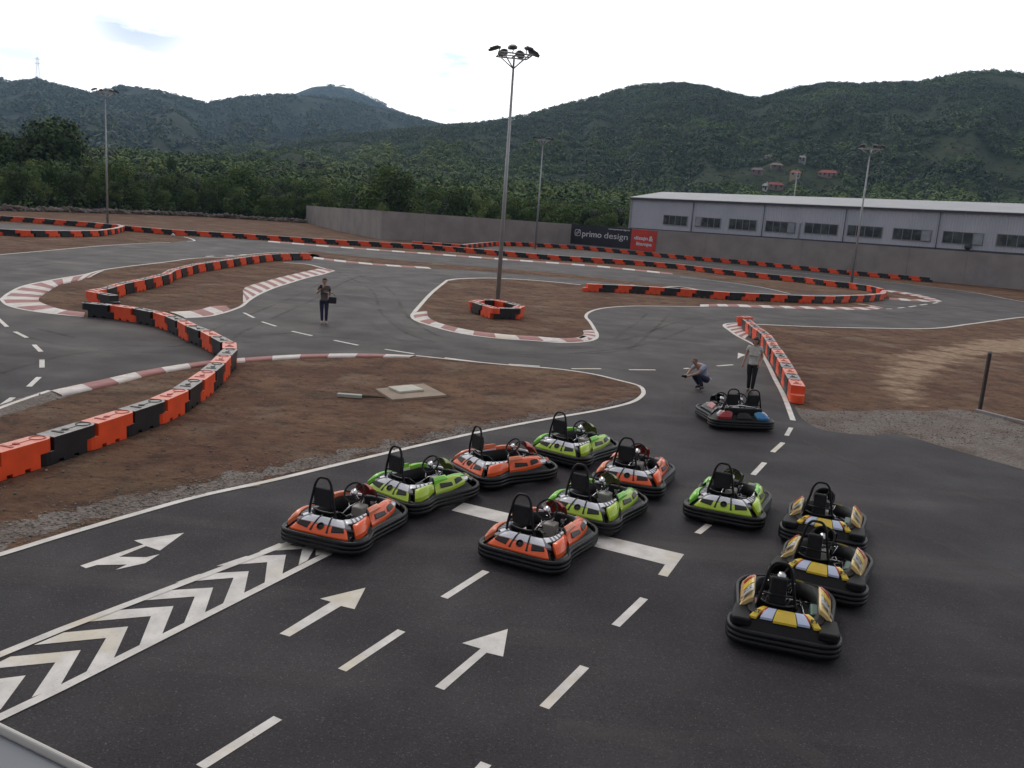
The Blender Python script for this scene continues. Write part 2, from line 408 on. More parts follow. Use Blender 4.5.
# asphalt outline (measured ground points)
asph = [Vector((-30, -8)), Vector((-75, 30))] + PX([(-120, 268), (0, 255), (51, 250.5), (101.6, 246), (144, 243.5), (170, 242.5), (185, 240.5), (193, 238), (205, 237.5), (268, 241), (340, 245.5), (400, 249), (440, 246.5), (470, 246), (510, 247.5), (581, 251), (628, 254), (680, 259.5), (770, 267), (850, 276), (887, 281.5), (926.5, 286.2), (969, 291.5), (1024, 301.5), (1060, 307), (1085, 312), (1060, 315.5), (1024, 317.5), (970, 324.5), (930, 329), (870, 328.7), (820, 327.5), (755, 325), (748, 324), (765, 345), (780, 365), (792, 392), (797, 412), (806, 422), (822, 430), (850, 434), (872, 436), (884, 434.5), (895, 434), (905, 436), (950, 449), (1024, 470)]) + [Vector((17, 14)), Vector((30, -8))]
asphd = asph[:2]+dens(asph[2:-2], .6)+asph[-2:]
sheet('asphalt_road', asphd, .008, A_ASPH, .02, jag=.02)
gr = [(788, 403), (800, 409), (840, 411), (880, 410), (930, 411), (960, 410), (975, 412), (1000, 418), (1024, 425), (1090, 444), (1090, 500), (1024, 480), (905, 445), (850, 440), (800, 428), (785, 405)]
gr2 = gr[:10]+gr[10:]
sheet('gravel_ground', dens(PX(gr2), .35, True), .004, A_GRAV, jag=.22)
sheet('loop_asphalt', dens(PX([(-60, 216.5), (0, 223.5), (50, 226), (85, 228.2), (103, 230.3), (85, 231.2), (50, 231), (0, 229.8), (-60, 226)]), 1, True), .009, A_ASPH)

# islands of bare soil inside the circuit
isl1_near = [(-160, 605), (-60, 573), (0, 555.5), (60, 537), (140, 513.5), (199, 497), (270, 481.5), (340, 464.7), (400, 450.5), (473, 434), (539, 421), (580, 414), (606, 409.2), (632, 402.5), (642, 396), (643.5, 392), (638.5, 386), (619, 380.7), (592, 374.3), (556, 369.2), (506, 365.2), (440, 358.6), (416, 356)]
isl1_far = [(380, 354.2), (340, 353.6), (289, 355), (242.5, 358), (206, 361), (146, 370), (100, 380), (50, 390), (25, 399), (0, 408), (-40, 424), (-120, 455)]
i1 = dens(PX(isl1_near+isl1_far), .5)
sheet('dirt_island', i1+[Vector((-16, 9))], .0125, A_DIRT, .02, .03)
# gravel verge along the pit lane edge
gi = [(-160, 602), (0, 552.5), (140, 511), (270, 479.5), (400, 449), (473, 432.5), (539, 419.7), (606, 408.2), (636, 399)]
gw = [1.3, 1.0, .75, .6, .5, .42, .34, .25, .1]
A = PX(gi); Bv = []
for i, p in enumerate(A):
    a = A[max(0, i-1)]; b = A[min(len(A)-1, i+1)]; t = (b-a).normalized(); Bv.append(p+Vector((-t.y, t.x))*gw[i])
sheet('gravel_verge', dens(A, .4)+dens(Bv, .12)[::-1], .0155, A_GRAV, jag=.40)
g3 = PX([(0, 406), (28, 396), (52, 391), (80, 392), (60, 399), (20, 412), (-30, 428), (-30, 419)])
sheet('gravel_verge', dens(g3, .4, True), .0155, A_GRAV, jag=.2)
isl2 = [(1.5, 299), (10, 293), (25, 286), (59, 279), (85, 274.7), (106, 269.7), (170, 261.5), (195, 258.3), (225, 257), (262, 253.2), (285, 252.4), (312, 254), (318, 258), (283, 262.5), (305, 264), (322, 268), (332, 271), (322, 274.3), (305, 278.2), (288.5, 283.3), (275, 287.5), (258, 294.7), (241, 306.5), (234, 309.4), (221, 313.5), (204, 317), (185, 317.8), (150, 319), (110, 319), (84, 316.8), (56, 314.3), (30, 310.7), (10, 306.3)]
sheet('dirt_island', dens(PX(isl2), .5, True), .013, A_DIRT, .02, .03)
isl3 = [(313, 251.5), (345, 255.2), (424.7, 262.5), (492, 267.8), (561, 273.6), (628.5, 281.4), (680, 286.4), (700, 290), (660, 287.3), (577, 279.2), (510, 273.7), (470, 270.6), (431.4, 268.2), (380, 265), (340, 261), (313, 257.8)]
sheet('dirt_strip', dens(PX(isl3), .7, True), .013, A_DIRT, .02, .05)
isl4 = [(447, 280.4), (458.5, 278.8), (496, 278.2), (544, 281.1), (581, 284.8), (630, 285), (650, 287.5), (680, 286.8), (698, 290), (760, 295), (850, 300), (870, 304), (884, 308), (870, 309.3), (850, 309.7), (775, 308), (722, 306.4), (703.7, 306.7), (680, 306.4), (638.7, 306), (618, 306.7), (599.7, 309), (588.7, 312.8), (586, 317.4), (589.6, 321.6), (594.7, 330), (597, 335), (594.7, 339.2), (584.5, 341.8), (561, 342.7), (528.6, 340.4), (510, 339.5), (475.5, 335.8), (452, 331.6), (431, 325.8), (416, 320.5), (412.4, 316), (414.5, 312), (431, 293.7)]
sheet('dirt_island', dens(PX(isl4), .6, True), .013, A_DIRT, .02, .04)
isl5 = [(268, 241.2), (340, 246.6), (424.7, 253), (510, 259.4), (594.7, 265.8), (672.5, 273.6), (724, 281), (761, 286.4), (790, 293), (850, 294.5), (889, 299.3), (906, 300.5), (931.6, 301.8), (941, 301.5), (935, 299), (918, 295), (901, 292.2), (887.4, 290.7), (860, 288), (800, 281.5), (740, 274), (680, 267), (600, 259.5), (520, 253.5), (440, 248.8), (350, 244.2), (268, 238.5)]
sheet('dirt_strip', dens(PX(isl5), .7, True), .013, A_DIRT, .02, .05)

# ------------------------------------------------------------ painted lines
Z = .0175
ZN = .0125
def line(pts, w=.11, side=0, z=Z, m=None): return ribbon('edge_line', PX(pts), w, z, m or WHITE, side)
line(isl1_near, .13)
line([(50, 391), (25, 399.5), (0, 408.5), (-40, 425)], .12)
line([(170, 242.6), (144, 243.5), (101.6, 246), (51, 250.5), (0, 255), (-100, 266)], .16)
line([(184, 237), (190, 238.5), (194, 241), (187, 241.5)], .2)
line([(1, 300), (10, 293), (25, 286), (59, 279), (85, 274.7), (106, 269.7), (170, 261.7), (195, 258.5), (225, 257.3), (262, 253.5), (285, 252.6), (312, 254)], .16)
line([(1, 300), (10, 306.5), (30, 311), (56, 314.5), (84, 317)], .13)
line([(334, 271), (322, 274.5), (305, 278.4), (288.5, 283.5), (275, 287.7), (258, 295), (249, 300.5), (241, 306.8), (234, 309.7), (221, 313.8), (204, 317.2), (185, 318.2)], .16)
line([(283, 262.6), (305, 264.2), (322, 268), (334, 271)], .2)
line([(414.5, 312), (431, 293.7), (447, 280.6)], .2); 
line([(447, 280.6), (458.5, 279), (496, 278.4), (544, 281.3), (581, 285)], .3)
line([(414.5, 312), (412, 316), (416, 320.7), (431, 326), (452, 331.8), (475.5, 336), (510, 339.7), (528.6, 340.6), (561, 343), (584.5, 342), (594.7, 339.4), (597, 335), (594.7, 330), (589.6, 321.6), (586, 317.4), (588.7, 312.8), (599.7, 309), (618, 306.9), (638.7, 306.2), (680, 306.6), (703.7, 306.9)], .16)
line([(630, 285), (650.5, 287.7), (680, 287), (698.6, 290)], .3)
line([(655.6, 259.9), (680, 262), (740, 267.3), (800, 273), (855, 278.6), (887, 282), (926.5, 286.6), (969, 292), (1024, 302), (1060, 307.5)], .16)
line([(1060, 315.3), (1024, 317.3), (970, 324.2), (930, 328.7), (870, 328.3), (820, 327.2), (755, 324.5)], .2)
line([(755, 324.3), (738, 323.3), (727, 324), (724, 326), (730, 331), (737, 336), (755, 346), (765, 359.5), (775, 379.5), (783.6, 396), (790, 412.6), (793, 421)], .15)
line([(790, 293.8), (760, 287.3), (724, 282), (680, 276.9)], .16)
# kerbs (outer edge, inner edge)
kerb(PX([(416, 356), (380, 354.2), (340, 353.8), (289, 355.2), (242.5, 358.2), (206, 361.2), (146, 370.4), (100, 380.4), (50, 391)]), PX([(410, 358.2), (380, 358), (340, 358), (289, 359.5), (244, 363), (210, 366), (152, 376), (108, 387), (62, 397)]), .95)
kerb(PX([(84, 317.2), (56, 314.3), (30, 310.8), (10, 306.3), (2.5, 300), (10, 293.3), (25, 286.3), (59, 279.3), (85, 275), (106, 270)]), PX([(85, 313.5), (62, 310.5), (50, 307), (41, 303.5), (38.5, 300), (42, 296), (50, 291), (60, 285.3), (77, 281.5), (92, 277)]), 1.15, first=1)
kerb(PX([(185, 317.9), (204, 316.8), (221, 313.4), (231, 310.4)]), PX([(170, 313), (195, 311.5), (214, 307), (226, 306.5)]), .9)
kerb(PX([(243, 303), (258, 294.5), (275, 287.2), (288.5, 283), (305, 278), (322, 274.2), (333, 271.2)]), PX([(243, 296.5), (245, 288.5), (263, 282.6), (288.5, 276), (310.5, 271), (320, 269.3), (328, 269.3)]), .85)
kerb(PX([(415, 313), (413, 316), (417, 320.2), (431, 325.5), (452, 331.3), (475.5, 335.5), (510, 339.1), (528.6, 340), (561, 342.3), (583, 341.5), (593, 339)]), PX([(427, 312), (427.5, 315), (429, 318.5), (438, 323.5), (458, 328.8), (479, 332.6), (511, 336), (530, 337), (560, 339.3), (578, 338.5), (583, 336.5)]), .95)
kerb(PX([(584, 341.5), (593, 339), (596, 335.5), (593, 330.5)]), PX([(578, 338.5), (583, 336), (583.5, 333), (583, 331.5)]), .5)
kerb(PX([(700, 307), (722, 306.6), (775, 308.2), (850, 309.9), (870, 309.9), (884, 308.4)]), PX([(700, 305.2), (722, 304.8), (775, 306.3), (850, 307.8), (868, 307.6), (876, 307)]), .85)
kerb(PX([(885, 308.2), (874, 306), (857, 303.4)]), PX([(872, 307), (864, 305), (850, 303.8)]), .6)
kerb(PX([(887.4, 290.3), (901, 291.8), (918, 294.6), (935, 298.8), (942, 301.5)]), PX([(885, 291.8), (898, 293.4), (914, 296.2), (926, 299.2), (933, 301)]), .9)
kerb(PX([(942, 301.7), (931.6, 302), (906, 300.8), (889, 299.7)]), PX([(933, 300.4), (926, 300.3), (905, 299.2), (889, 298)]), .9)
kerb(PX([(268, 242), (340, 247.8), (424.7, 254.1), (510, 260.5), (594.7, 266.8), (672.5, 274.7)]), PX([(268, 241.2), (340, 247), (424.7, 253.2), (510, 259.5), (594.7, 265.8), (672.5, 273.5)]), 1.25)
kerb(PX([(313, 258.6), (340, 261.9), (380, 265.6), (431.4, 269)]), PX([(314, 257.4), (340, 260.6), (380, 264.5), (428, 267.7)]), 1.1)
kerb(PX([(724, 326), (731, 331), (737, 335), (745, 339)]), PX([(738, 324.3), (744, 327), (747, 330), (750, 335)]), .5)
def dash(x0, y0, x1, y1, w=.12, name='dash_line'): ribbon(name, PX([(x0, y0), (x1, y1)]), w, ZN, WHITE, smooth=False)
for d in ((200.4, 768, 277.8, 719), (342, 671, 401.5, 631.5), (444, 598.5, 486, 571.8), (544, 708.5, 584.5, 667.5), (615.5, 626.5, 644, 599), (697.5, 534, 709, 525), (753, 475.3, 764.5, 463), (772.5, 452.5, 783, 443), (786.5, 436, 791, 428), (463, 790, 486, 764.5)): dash(*d, w=.115)
for d in ((-4, 317, 7, 327), (15, 332, 27, 338), (34, 345, 41, 352), (42, 360, 42, 368), (39, 377.5, 29, 387), (13, 398, 0, 407), (244, 313, 254, 318), (262, 322, 276, 326.5), (292, 331.5, 312, 336), (334, 340.5, 358, 345.5), (385, 349.6, 414, 354), (444.6, 358, 476, 362), (508.7, 364.5, 540, 366.5), (571.5, 369, 601, 369), (629, 370, 655.5, 370.2), (684, 369, 689, 368.5), (717, 366.2, 733, 365)): dash(*d, w=.13)
for d in ((886, 309, 892, 309), (898, 308.2, 904, 307.6), (909, 307, 916, 306), (920, 305.2, 927, 304.2), (933, 303.5, 938, 302.5)): dash(*d, w=.2)
for d in ((226, 255.7, 234, 255.4), (240, 255, 247, 254.6), (206, 256.6, 214, 256.2)): dash(*d, w=.3)
def track_mat(name, col, amt):
    m, nt, b = new_mat(name); tcn = N(nt, 'ShaderNodeTexCoord'); tr = nt.nodes.new('ShaderNodeBsdfTransparent'); mx = nt.nodes.new('ShaderNodeMixShader')
    b.inputs['Base Color'].default_value = (*col, 1); b.inputs['Roughness'].default_value = .8; b.inputs['Specular IOR Level'].default_value = .2
    f = mathn(nt, 'MULTIPLY', mathn(nt, 'MULTIPLY', noisef(nt, tcn.outputs['Object'], .35, 3, .40, .62), noisef(nt, tcn.outputs['Object'], 5, 6, .25, .7)), amt)
    nt.links.new(f, mx.inputs[0]); nt.links.new(tr.outputs[0], mx.inputs[1]); nt.links.new(b.outputs[0], mx.inputs[2]); nt.links.new(mx.outputs[0], nt.nodes['Material Output'].inputs['Surface']); return m
RUB = track_mat('rubber marks', (.020, .019, .020), .38); DUST = track_mat('dusty wheel tracks', (.15, .135, .125), .28)
for pts, m_ in (([(-20, 372), (60, 352), (150, 345), (240, 340), (330, 335), (420, 345), (520, 352), (620, 345), (720, 318), (850, 318), (960, 310), (1010, 306)], RUB), ([(20, 330), (90, 345), (180, 350), (230, 330), (300, 300), (360, 275), (420, 272)], RUB),
                ([(345, 272), (380, 290), (400, 320), (440, 340), (520, 350), (600, 350), (640, 330), (660, 312)], RUB), ([(10, 268), (100, 256), (200, 246), (300, 252)], RUB),
                ([(660, 420), (690, 460), (780, 500), (900, 540), (1040, 600)], DUST), ([(560, 700), (640, 710), (730, 745), (800, 790)], DUST), ([(780, 440), (850, 470), (960, 500), (1060, 530)], DUST), ([(280, 285), (350, 300), (430, 345), (560, 358), (680, 380), (700, 420)], DUST)):
    for k_ in (-.55, .55): ribbon('wheel_track', offs(dens(PX(pts), 1.5), k_), .17 if m_ is RUB else .3, .0105, m_, 0)
def poly(name, pts, z=ZN):
    o = sheet(name, PX(pts), z, WHITE); return o
poly('arrow_marking', [(279.5, 634.5), (331, 602.7), (320, 599.5), (365.5, 588.5), (354.5, 610), (341, 606.8), (289.5, 637.5)])
poly('arrow_marking', [(434.8, 687.5), (480.6, 649.5), (462, 644), (507.8, 629.8), (503, 657.5), (486.5, 653.6), (444, 691)])
poly('arrow_marking', [(80.2, 566.5), (143.5, 545.2), (134, 541.2), (184, 533.6), (160, 551.3), (146, 546.8), (119, 557.6), (146, 558), (159.5, 555), (145, 564), (115.5, 570.6), (127, 565.3), (97, 565.8), (86, 569)])
poly('arrow_marking', [(738, 353), (745.5, 355.2), (741, 357), (737.5, 359)])
poly('start_line', [(463.5, 503.3), (684, 555), (667.5, 577.5), (658, 575.3), (665, 565.2), (451.5, 511)])
# chevron hatching: borders and chevrons share the taper of the strip
tl = [G(-60, 682), G(285, 542.6)]; bl = [G(-60, 748.5), G(333, 552.5)]
ribbon('edge_line', [G(-60, 680.5), G(60, 631.2), G(290, 543.6)], .12, Z, WHITE, smooth=False)
ribbon('edge_line', [G(-60, 747.5), G(60, 690), G(338, 549.5)], .12, Z, WHITE, smooth=False)
def c1(x, y): return (60+x/3.657, 520+y/3.657)
def c0(x, y): return (x/3.84, 530+y/3.84)
chev = [  # dark gaps are left between these white bands (top edge start, apex outer, bottom outer, bottom inner, apex inner, top inner)
 [c1(200,343), c1(300,298), c1(558,250), c1(528,342), c1(455,385), c1(495,283), c1(245,320)],]
# dark gap outlines, measured; the white band between successive gaps is drawn
gaps = [
 [c0(-70,560), c0(0,540), c0(215,512), c0(120,640), c0(-10,700), c0(100,560), c0(-70,590)],
 [c0(40,500), c0(130,455), c0(408,418), c0(325,550), c0(228,597), c0(310,465)],
 [c0(245,407), c0(318,367), c0(580,334), c0(528,455), c0(432,497), c0(492,374)],
 [c1(195,343), c1(255,310), c1(493,283), c1(450,380), c1(372,415), c1(415,318)],
 [c1(355,272), c1(422,241), c1(635,214), c1(595,303), c1(527,340), c1(560,250)],
 [c1(508,210), c1(572,180), c1(758,157), c1(748,225), c1(672,266), c1(690,190)],
 [c1(680,144), c1(728,118), c1(886,108), c1(872,168), c1(812,197), c1(826,130)],
 [c1(838,86), c1(885,62), c1(960,60), c1(990,112), c1(940,132), c1(930,85)],
]
gaps[0] = [c0(-75, 565), c0(0, 540), c0(213, 512), c0(122, 637), c0(5, 695), c0(100, 560), c0(0, 572), c0(-75, 582)]
def gline(k):  # front edge (outer) and rear edge (inner) of gap k
    g = gaps[k]; return (g[1], g[2], g[3]), (g[0], g[-1], g[4])
for k in range(7):
    (a0, a1, a2), (b0, b1, b2) = gline(k)
    nx = gline(k+1)[1] if k < 6 else None
    if k == 0: a0 = c0(-60, 549)
    up_ = lambda q, d: (q[0], q[1]+d)
    if nx: poly('chevron_marking', [up_(a0, -2.5), a1, up_(a2, 2.5), up_(nx[2], 2.5), nx[1], up_(nx[0], -2.5)])
poly('chevron_marking', [gaps[6][1], gaps[6][2], gaps[6][3], c1(905, 150), c1(930, 108), c1(800, 88)])
poly('chevron_marking', [c0(-60, 585), c0(0, 575), c0(99, 562), c0(3, 693), c0(-60, 720)])
poly('chevron_marking', [c1(935, 133), c1(990, 118), c1(960, 95), c1(935, 108)])

# loose stones on the verges, one object
def rocks(name, pts, smin, smax, m, label=None):
    V = []; Fs = []
    ico = [(0,0,1),(.89,0,.45),(.28,.85,.45),(-.72,.53,.45),(-.72,-.53,.45),(.28,-.85,.45),(.72,.53,-.45),(-.28,.85,-.45),(-.89,0,-.45),(-.28,-.85,-.45),(.72,-.53,-.45),(0,0,-1)]
    fi = [(0,1,2),(0,2,3),(0,3,4),(0,4,5),(0,5,1),(1,6,2),(2,7,3),(3,8,4),(4,9,5),(5,10,1),(6,7,2),(7,8,3),(8,9,4),(9,10,5),(10,6,1),(11,7,6),(11,8,7),(11,9,8),(11,10,9),(11,6,10)]
    for p in pts:
        s = random.uniform(smin, smax); b = len(V); a = random.random()*6; e = [random.uniform(.6, 1.3) for _ in range(3)]
        for q in ico:
            k = s*random.uniform(.75, 1.2); x, y, zz = q[0]*e[0]*k, q[1]*e[1]*k, q[2]*e[2]*k*.7
            V.append((p[0]+x*cos(a)-y*sin(a), p[1]+x*sin(a)+y*cos(a), p[2]+zz))
        Fs += [(b+i, b+j, b+l) for i, j, l in fi]
    return link(name, mesh_np(name, V, Fs), m)
STONE = mat('grey limestone', (.27, .25, .235), .9, .3, 4)
sp = []
for _ in range(2200):
    i = random.random()*(len(A)-1); k = int(i); p = A[k].lerp(A[k+1], i-k); q = Bv[k].lerp(Bv[k+1], i-k)
    t = random.gauss(.55, .45); t = max(.08, t); r = p.lerp(q, t); sp.append((r.x, r.y, .02))
for _ in range(900):
    p = G(random.uniform(800, 1040), random.uniform(408, 445)); sp.append((p.x, p.y, .012))
for _ in range(420):
    p = G(random.uniform(-20, 560), random.uniform(372, 540))
    if (p.x*.55+10.5) < p.y*.9: sp.append((p.x, p.y, .03))
sp = [q for q in sp if q[1] > 3 and not (q[0] > 9 and q[1] < 17)]
def inpoly(x, y, P):
    c = False; j = len(P)-1
    for i in range(len(P)):
        if ((P[i][1] > y) != (P[j][1] > y)) and x < (P[j][0]-P[i][0])*(y-P[i][1])/(P[j][1]-P[i][1])+P[i][0]: c = not c
        j = i
    return c
I1 = i1+[Vector((-16, 9))]
sp = [q for q in sp if inpoly(q[0], q[1], I1) or not inpoly(q[0], q[1], asphd)]
tag(rocks('loose_stones', sp, .008, .030, mat('crushed stone', (.20, .17, .15), .9, .35, 3)), 'loose crushed stones strewn along the track verges', 'stones', kind='stuff')

# ------------------------------------------------------------ plastic barrier blocks
def block_mesh():
    mb = MB(); w = .205
    R90 = Matrix(((1, 0, 0, 0), (0, 0, -1, 0), (0, 1, 0, 0), (0, 0, 0, 1)))
    prof = [(.02, 0), (.24, 0), (.24, .06), (.36, .06), (.36, 0), (.62, 0), (.62, .06), (.74, .06), (.74, 0), (.95, 0), (.95, .25), (.84, .25), (.84, .5), (-.12, .5), (-.12, .25), (.02, .25)]
    mb.prism(prof, -w, w, 0, R90)
    mb.prism([(-.115, w-.004), (-.12, w-.004)]+[(-.12-w*sin(pi*k/8), (w-.004)*cos(pi*k/8)) for k in range(1, 8)]+[(-.12, -w+.004), (-.115, -w+.004)], .253, .498)
    mb.prism([(.945, -w+.004), (.95, -w+.004)]+[(.95+w*.9*sin(pi*k/8), -(w-.004)*cos(pi*k/8)) for k in range(1, 8)]+[(.95, w-.004), (.945, w-.004)], .002, .247)
    me_o = mb
    return me_o
bmo = block_mesh()
def finish_block(name, m):
    o = bmo.build(name, m, None, .012, 2); me = o.data
    bm = bmesh.new(); bm.from_mesh(me)
    bm.to_mesh(me); bm.free(); bpy.data.objects.remove(o); return me
def dusty(m, dust, amt):  # paler upward faces: settled dust, plus sky sheen put into the colour
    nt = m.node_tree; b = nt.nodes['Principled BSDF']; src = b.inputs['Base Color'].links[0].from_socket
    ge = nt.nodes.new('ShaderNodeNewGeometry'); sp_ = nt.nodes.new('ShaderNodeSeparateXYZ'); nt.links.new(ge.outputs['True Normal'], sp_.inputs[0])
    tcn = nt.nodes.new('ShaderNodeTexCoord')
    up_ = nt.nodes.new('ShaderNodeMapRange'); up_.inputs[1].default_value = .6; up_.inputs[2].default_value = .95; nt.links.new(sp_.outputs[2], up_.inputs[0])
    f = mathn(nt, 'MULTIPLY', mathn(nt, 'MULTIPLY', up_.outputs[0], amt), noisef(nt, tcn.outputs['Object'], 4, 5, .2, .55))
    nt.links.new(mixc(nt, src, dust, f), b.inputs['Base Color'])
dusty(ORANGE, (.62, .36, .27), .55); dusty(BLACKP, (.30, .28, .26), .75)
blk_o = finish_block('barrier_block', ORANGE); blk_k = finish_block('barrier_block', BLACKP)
def cap_mesh(m):
    mb = MB()
    ring = [(-.12+.13*cos(2*pi*k/20), .13*sin(2*pi*k/20), .503) for k in range(20)]
    mb.tube(ring, .011, 6, 0, closed=True)
    mb.box(.0, .56, -.012, .012, .4985, .5065); mb.cyl((.34, 0, .503), .062, .02, 14); mb.box(.50, .56, -.12, .12, .498, .512)
    o = mb.build('filler_cap', m); me = o.data; bpy.data.objects.remove(o); return me
CAPD = mat('dark recess plastic', (.03, .022, .02), .6, .2, 9)
cap_o = cap_mesh(mat('orange cap plastic', (.42, .05, .02), .5, .2, 9)); cap_k = cap_mesh(CAPD)
ORD = ['first', 'second', 'third', 'fourth', 'fifth', 'sixth', 'seventh', 'eighth', 'ninth', 'tenth', 'eleventh', 'twelfth', 'thirteenth', 'fourteenth', 'fifteenth', 'sixteenth', 'seventeenth', 'eighteenth', 'nineteenth', 'twentieth']
TEN = ['twenty', 'thirty', 'forty', 'fifty']
def ordn(n):
    if n <= 20: return ORD[n-1]
    t, u = divmod(n, 10)
    return (['twentieth', 'thirtieth', 'fortieth', 'fiftieth'][t-2] if u == 0 else TEN[t-2]+'-'+ORD[u-1])
def path_at(P, s):
    for i in range(len(P)-1):
        d = (P[i+1]-P[i]).length
        if s <= d or i == len(P)-2: return P[i].lerp(P[i+1], s/max(d, 1e-6))
        s -= d
def barrier(ptsxy, desc, group, first=0, caps=True, pitch=1.13, flip=False, closed=False, twin=False, z=0.5):
    P = [G(x, y, z) for x, y in ptsxy]
    if closed: P.append(P[0])
    tot = sum((P[i+1]-P[i]).length for i in range(len(P)-1)); n = max(1, round(tot/pitch)); st = tot/n
    cnt = [0, 0]
    for i in range(n):
        a = path_at(P, i*st); b = path_at(P, (i+1)*st)
        if flip: a, b = b, a
        d = b-a; ci = (i+first) % 2; cnt[ci] += 1
        jx = random.uniform(-.012, .012)
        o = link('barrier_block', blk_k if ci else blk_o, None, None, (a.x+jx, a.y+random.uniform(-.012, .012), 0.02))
        o.rotation_euler = (0, 0, atan2(d.y, d.x)+random.uniform(-.014, .014)); o.scale = (d.length/1.13, 1, 1)
        tag(o, desc % (ordn(cnt[ci]), 'black' if ci else 'orange'), 'track barrier', group)
        if caps: link('filler_cap', cap_k if ci else cap_o, None, o)
barrier([(90.5, 303.4), (106, 304.3), (134.5, 308.3), (153.8, 311.3), (169.6, 316), (183.7, 321.8), (196, 328), (210, 333), (220.6, 339.4), (231.5, 345), (229.4, 351.7), (220.6, 359.6), (211, 370), (196, 380), (170, 397), (134, 408.7), (97.5, 420.8), (52.7, 434.5), (10, 447), (-40, 461), (-90, 474)],
        '%s %s block counted from the black left end of the near winding barrier', 'blocks of the near winding barrier', first=1)
barrier([(91.5, 291.5), (117.5, 296.5)], '%s %s block set crosswise at the left tip of the inner barrier', 'blocks of the inner S barrier')
barrier([(92, 291), (106, 288.5), (124, 283), (146.8, 278.8), (168, 273.5), (170, 270.8), (195, 264.4), (221, 260.6), (246, 257), (265, 254.7), (278, 253.9), (298.7, 253.4), (311, 253.2)],
        '%s %s block counted from the left end of the inner S barrier', 'blocks of the inner S barrier')
barrier([(-60, 225.5), (0, 229), (25, 230.5), (51, 230.8), (76, 231), (98, 230.5), (115, 228.4), (122.7, 226.2), (117, 224.5), (108, 224.2), (91.4, 222.3), (59, 220), (25, 217.3), (0, 216), (-60, 211)],
        '%s %s block along the hairpin barrier loop at far left', 'blocks of the far left hairpin barrier', first=1, caps=False)
barrier([(125, 225.7), (170, 229.6), (237.7, 233.5), (340, 240.1), (382, 242.3), (424.7, 244.7), (467, 248), (510, 251.7), (552, 255.2), (594.7, 258), (637, 260.6), (680, 264.4), (722, 269.4), (764.7, 273.8), (807, 278), (832, 281.3), (850, 283), (872, 286.3), (883, 289.3)],
        '%s %s block from the left in the long straight middle barrier', 'blocks of the long middle barrier', first=1, caps=False)
barrier([(885, 290.5), (882.5, 293.6), (867, 295), (850, 295.6), (832, 296.2), (807, 295.9), (764.7, 294), (722, 292.0), (680, 288.6), (662, 287.6), (628.5, 285.6), (583, 283.8)],
        '%s %s block from the right hairpin in the pole island barrier', 'blocks of the pole island barrier', caps=False)
barrier([(415, 241.5), (440, 243), (462, 244.8), (475, 243.4), (495, 241.8), (517, 242.2), (548, 243.8), (581, 245.9), (620, 249.6), (657, 253), (680, 255.3), (722, 258.6), (764.7, 262.3), (807, 266.6), (850, 270.8), (892.5, 274.4), (933, 278)],
        '%s %s block from the left in the far barrier below the concrete wall', 'blocks of the far barrier by the wall', caps=False)
barrier([(474, 301.8), (489, 299), (506, 302), (521, 306.6), (513, 309.4), (492, 308)],
        '%s %s block of the ring around the base of the tallest mast', 'blocks ringing the mast', closed=True)
barrier([(746.6, 320.0), (751, 323.4), (757.5, 329), (763.8, 332.8), (768.4, 337.5), (773, 345), (777.8, 351.6), (782.5, 358.6), (787, 367), (792.7, 376.6), (798.8, 388)],
        '%s %s block from the far end of the right hand barrier', 'blocks of the right hand barrier', first=1)
barrier([(741.5, 317.2), (752, 316.6)], '%s %s block set crosswise at the far tip of the right hand barrier', 'blocks of the right hand barrier')

# ------------------------------------------------------------ floodlight masts
def mast(bx, by, ty, nl, label, rz, small=False):
    p = G(bx, by); h = hgt(bx, by, ty)
    t = empty('floodlight_mast', (p.x, p.y, 0), rz, label, 'light mast', 'floodlight masts around the track')
    mb = MB(); hm = h-.9
    mb.tube([(0, 0, z) for z in (0, .02)], [.24, .24], 16); mb.build('base_plate', STEEL, t)
    mb = MB(); mb.tube([(0, 0, 0.02), (0, 0, hm*.5), (0, 0, hm+.05)], [.125, .095, .055], 14); mb.build('pole', STEEL, t)
    mb = MB(); s = .78
    fr = [(-s, -s, hm+.62), (s, -s, hm+.62), (s, s, hm+.62), (-s, s, hm+.62)]
    for i in range(4):
        mb.tube([fr[i], fr[(i+1) % 4]], .035, 8); mb.tube([(0, 0, hm), (fr[i][0]*.8, fr[i][1]*.8, fr[i][2])], .03, 8)
    mb.tube([(0, 0, hm), (0, 0, hm+.62)], .05, 8); mb.tube([(-s, 0, hm+.62), (s, 0, hm+.62)], .03, 8); mb.tube([(0, -s, hm+.62), (0, s, hm+.62)], .03, 8)
    mb.build('frame', STEEL, t)
    spots = [(-s-.25, -.1, -1, 0), (-s*.55, s+.1, -.3, 1), (s+.25, .15, 1, .2), (s*.75, -s-.1, .5, -1), (-s*.35, -s-.15, -.4, -1), (s*.6, s+.1, .4, 1)][:nl]
    for (x, y, dx, dy) in spots:
        a = atan2(dy, dx); Mx = Matrix.Translation((x, y, hm+.86)) @ Matrix.Rotation(a, 4, 'Z') @ Matrix.Rotation(radians(20), 4, 'Y')
        mb = MB(); pts = [(.33*cos(2*pi*k/14), .23*sin(2*pi*k/14)) for k in range(14)]
        mb.prism(pts, -.06, .04, 0, Mx); mb.prism([(q[0]*.7, q[1]*.7) for q in pts], .038, .1, 0, Mx)
        mb.tube([Mx @ Vector((-.3, 0, -.02)), Vector((x*.82, y*.82, hm+.62))], .025, 6)
        o = mb.build('floodlight', DSTEEL, t)
        mb = MB(); mb.prism([(q[0]*.86, q[1]*.86) for q in pts], -.066, -.058, 0, Mx); mb.build('lens', GLASSP, o)
    return t
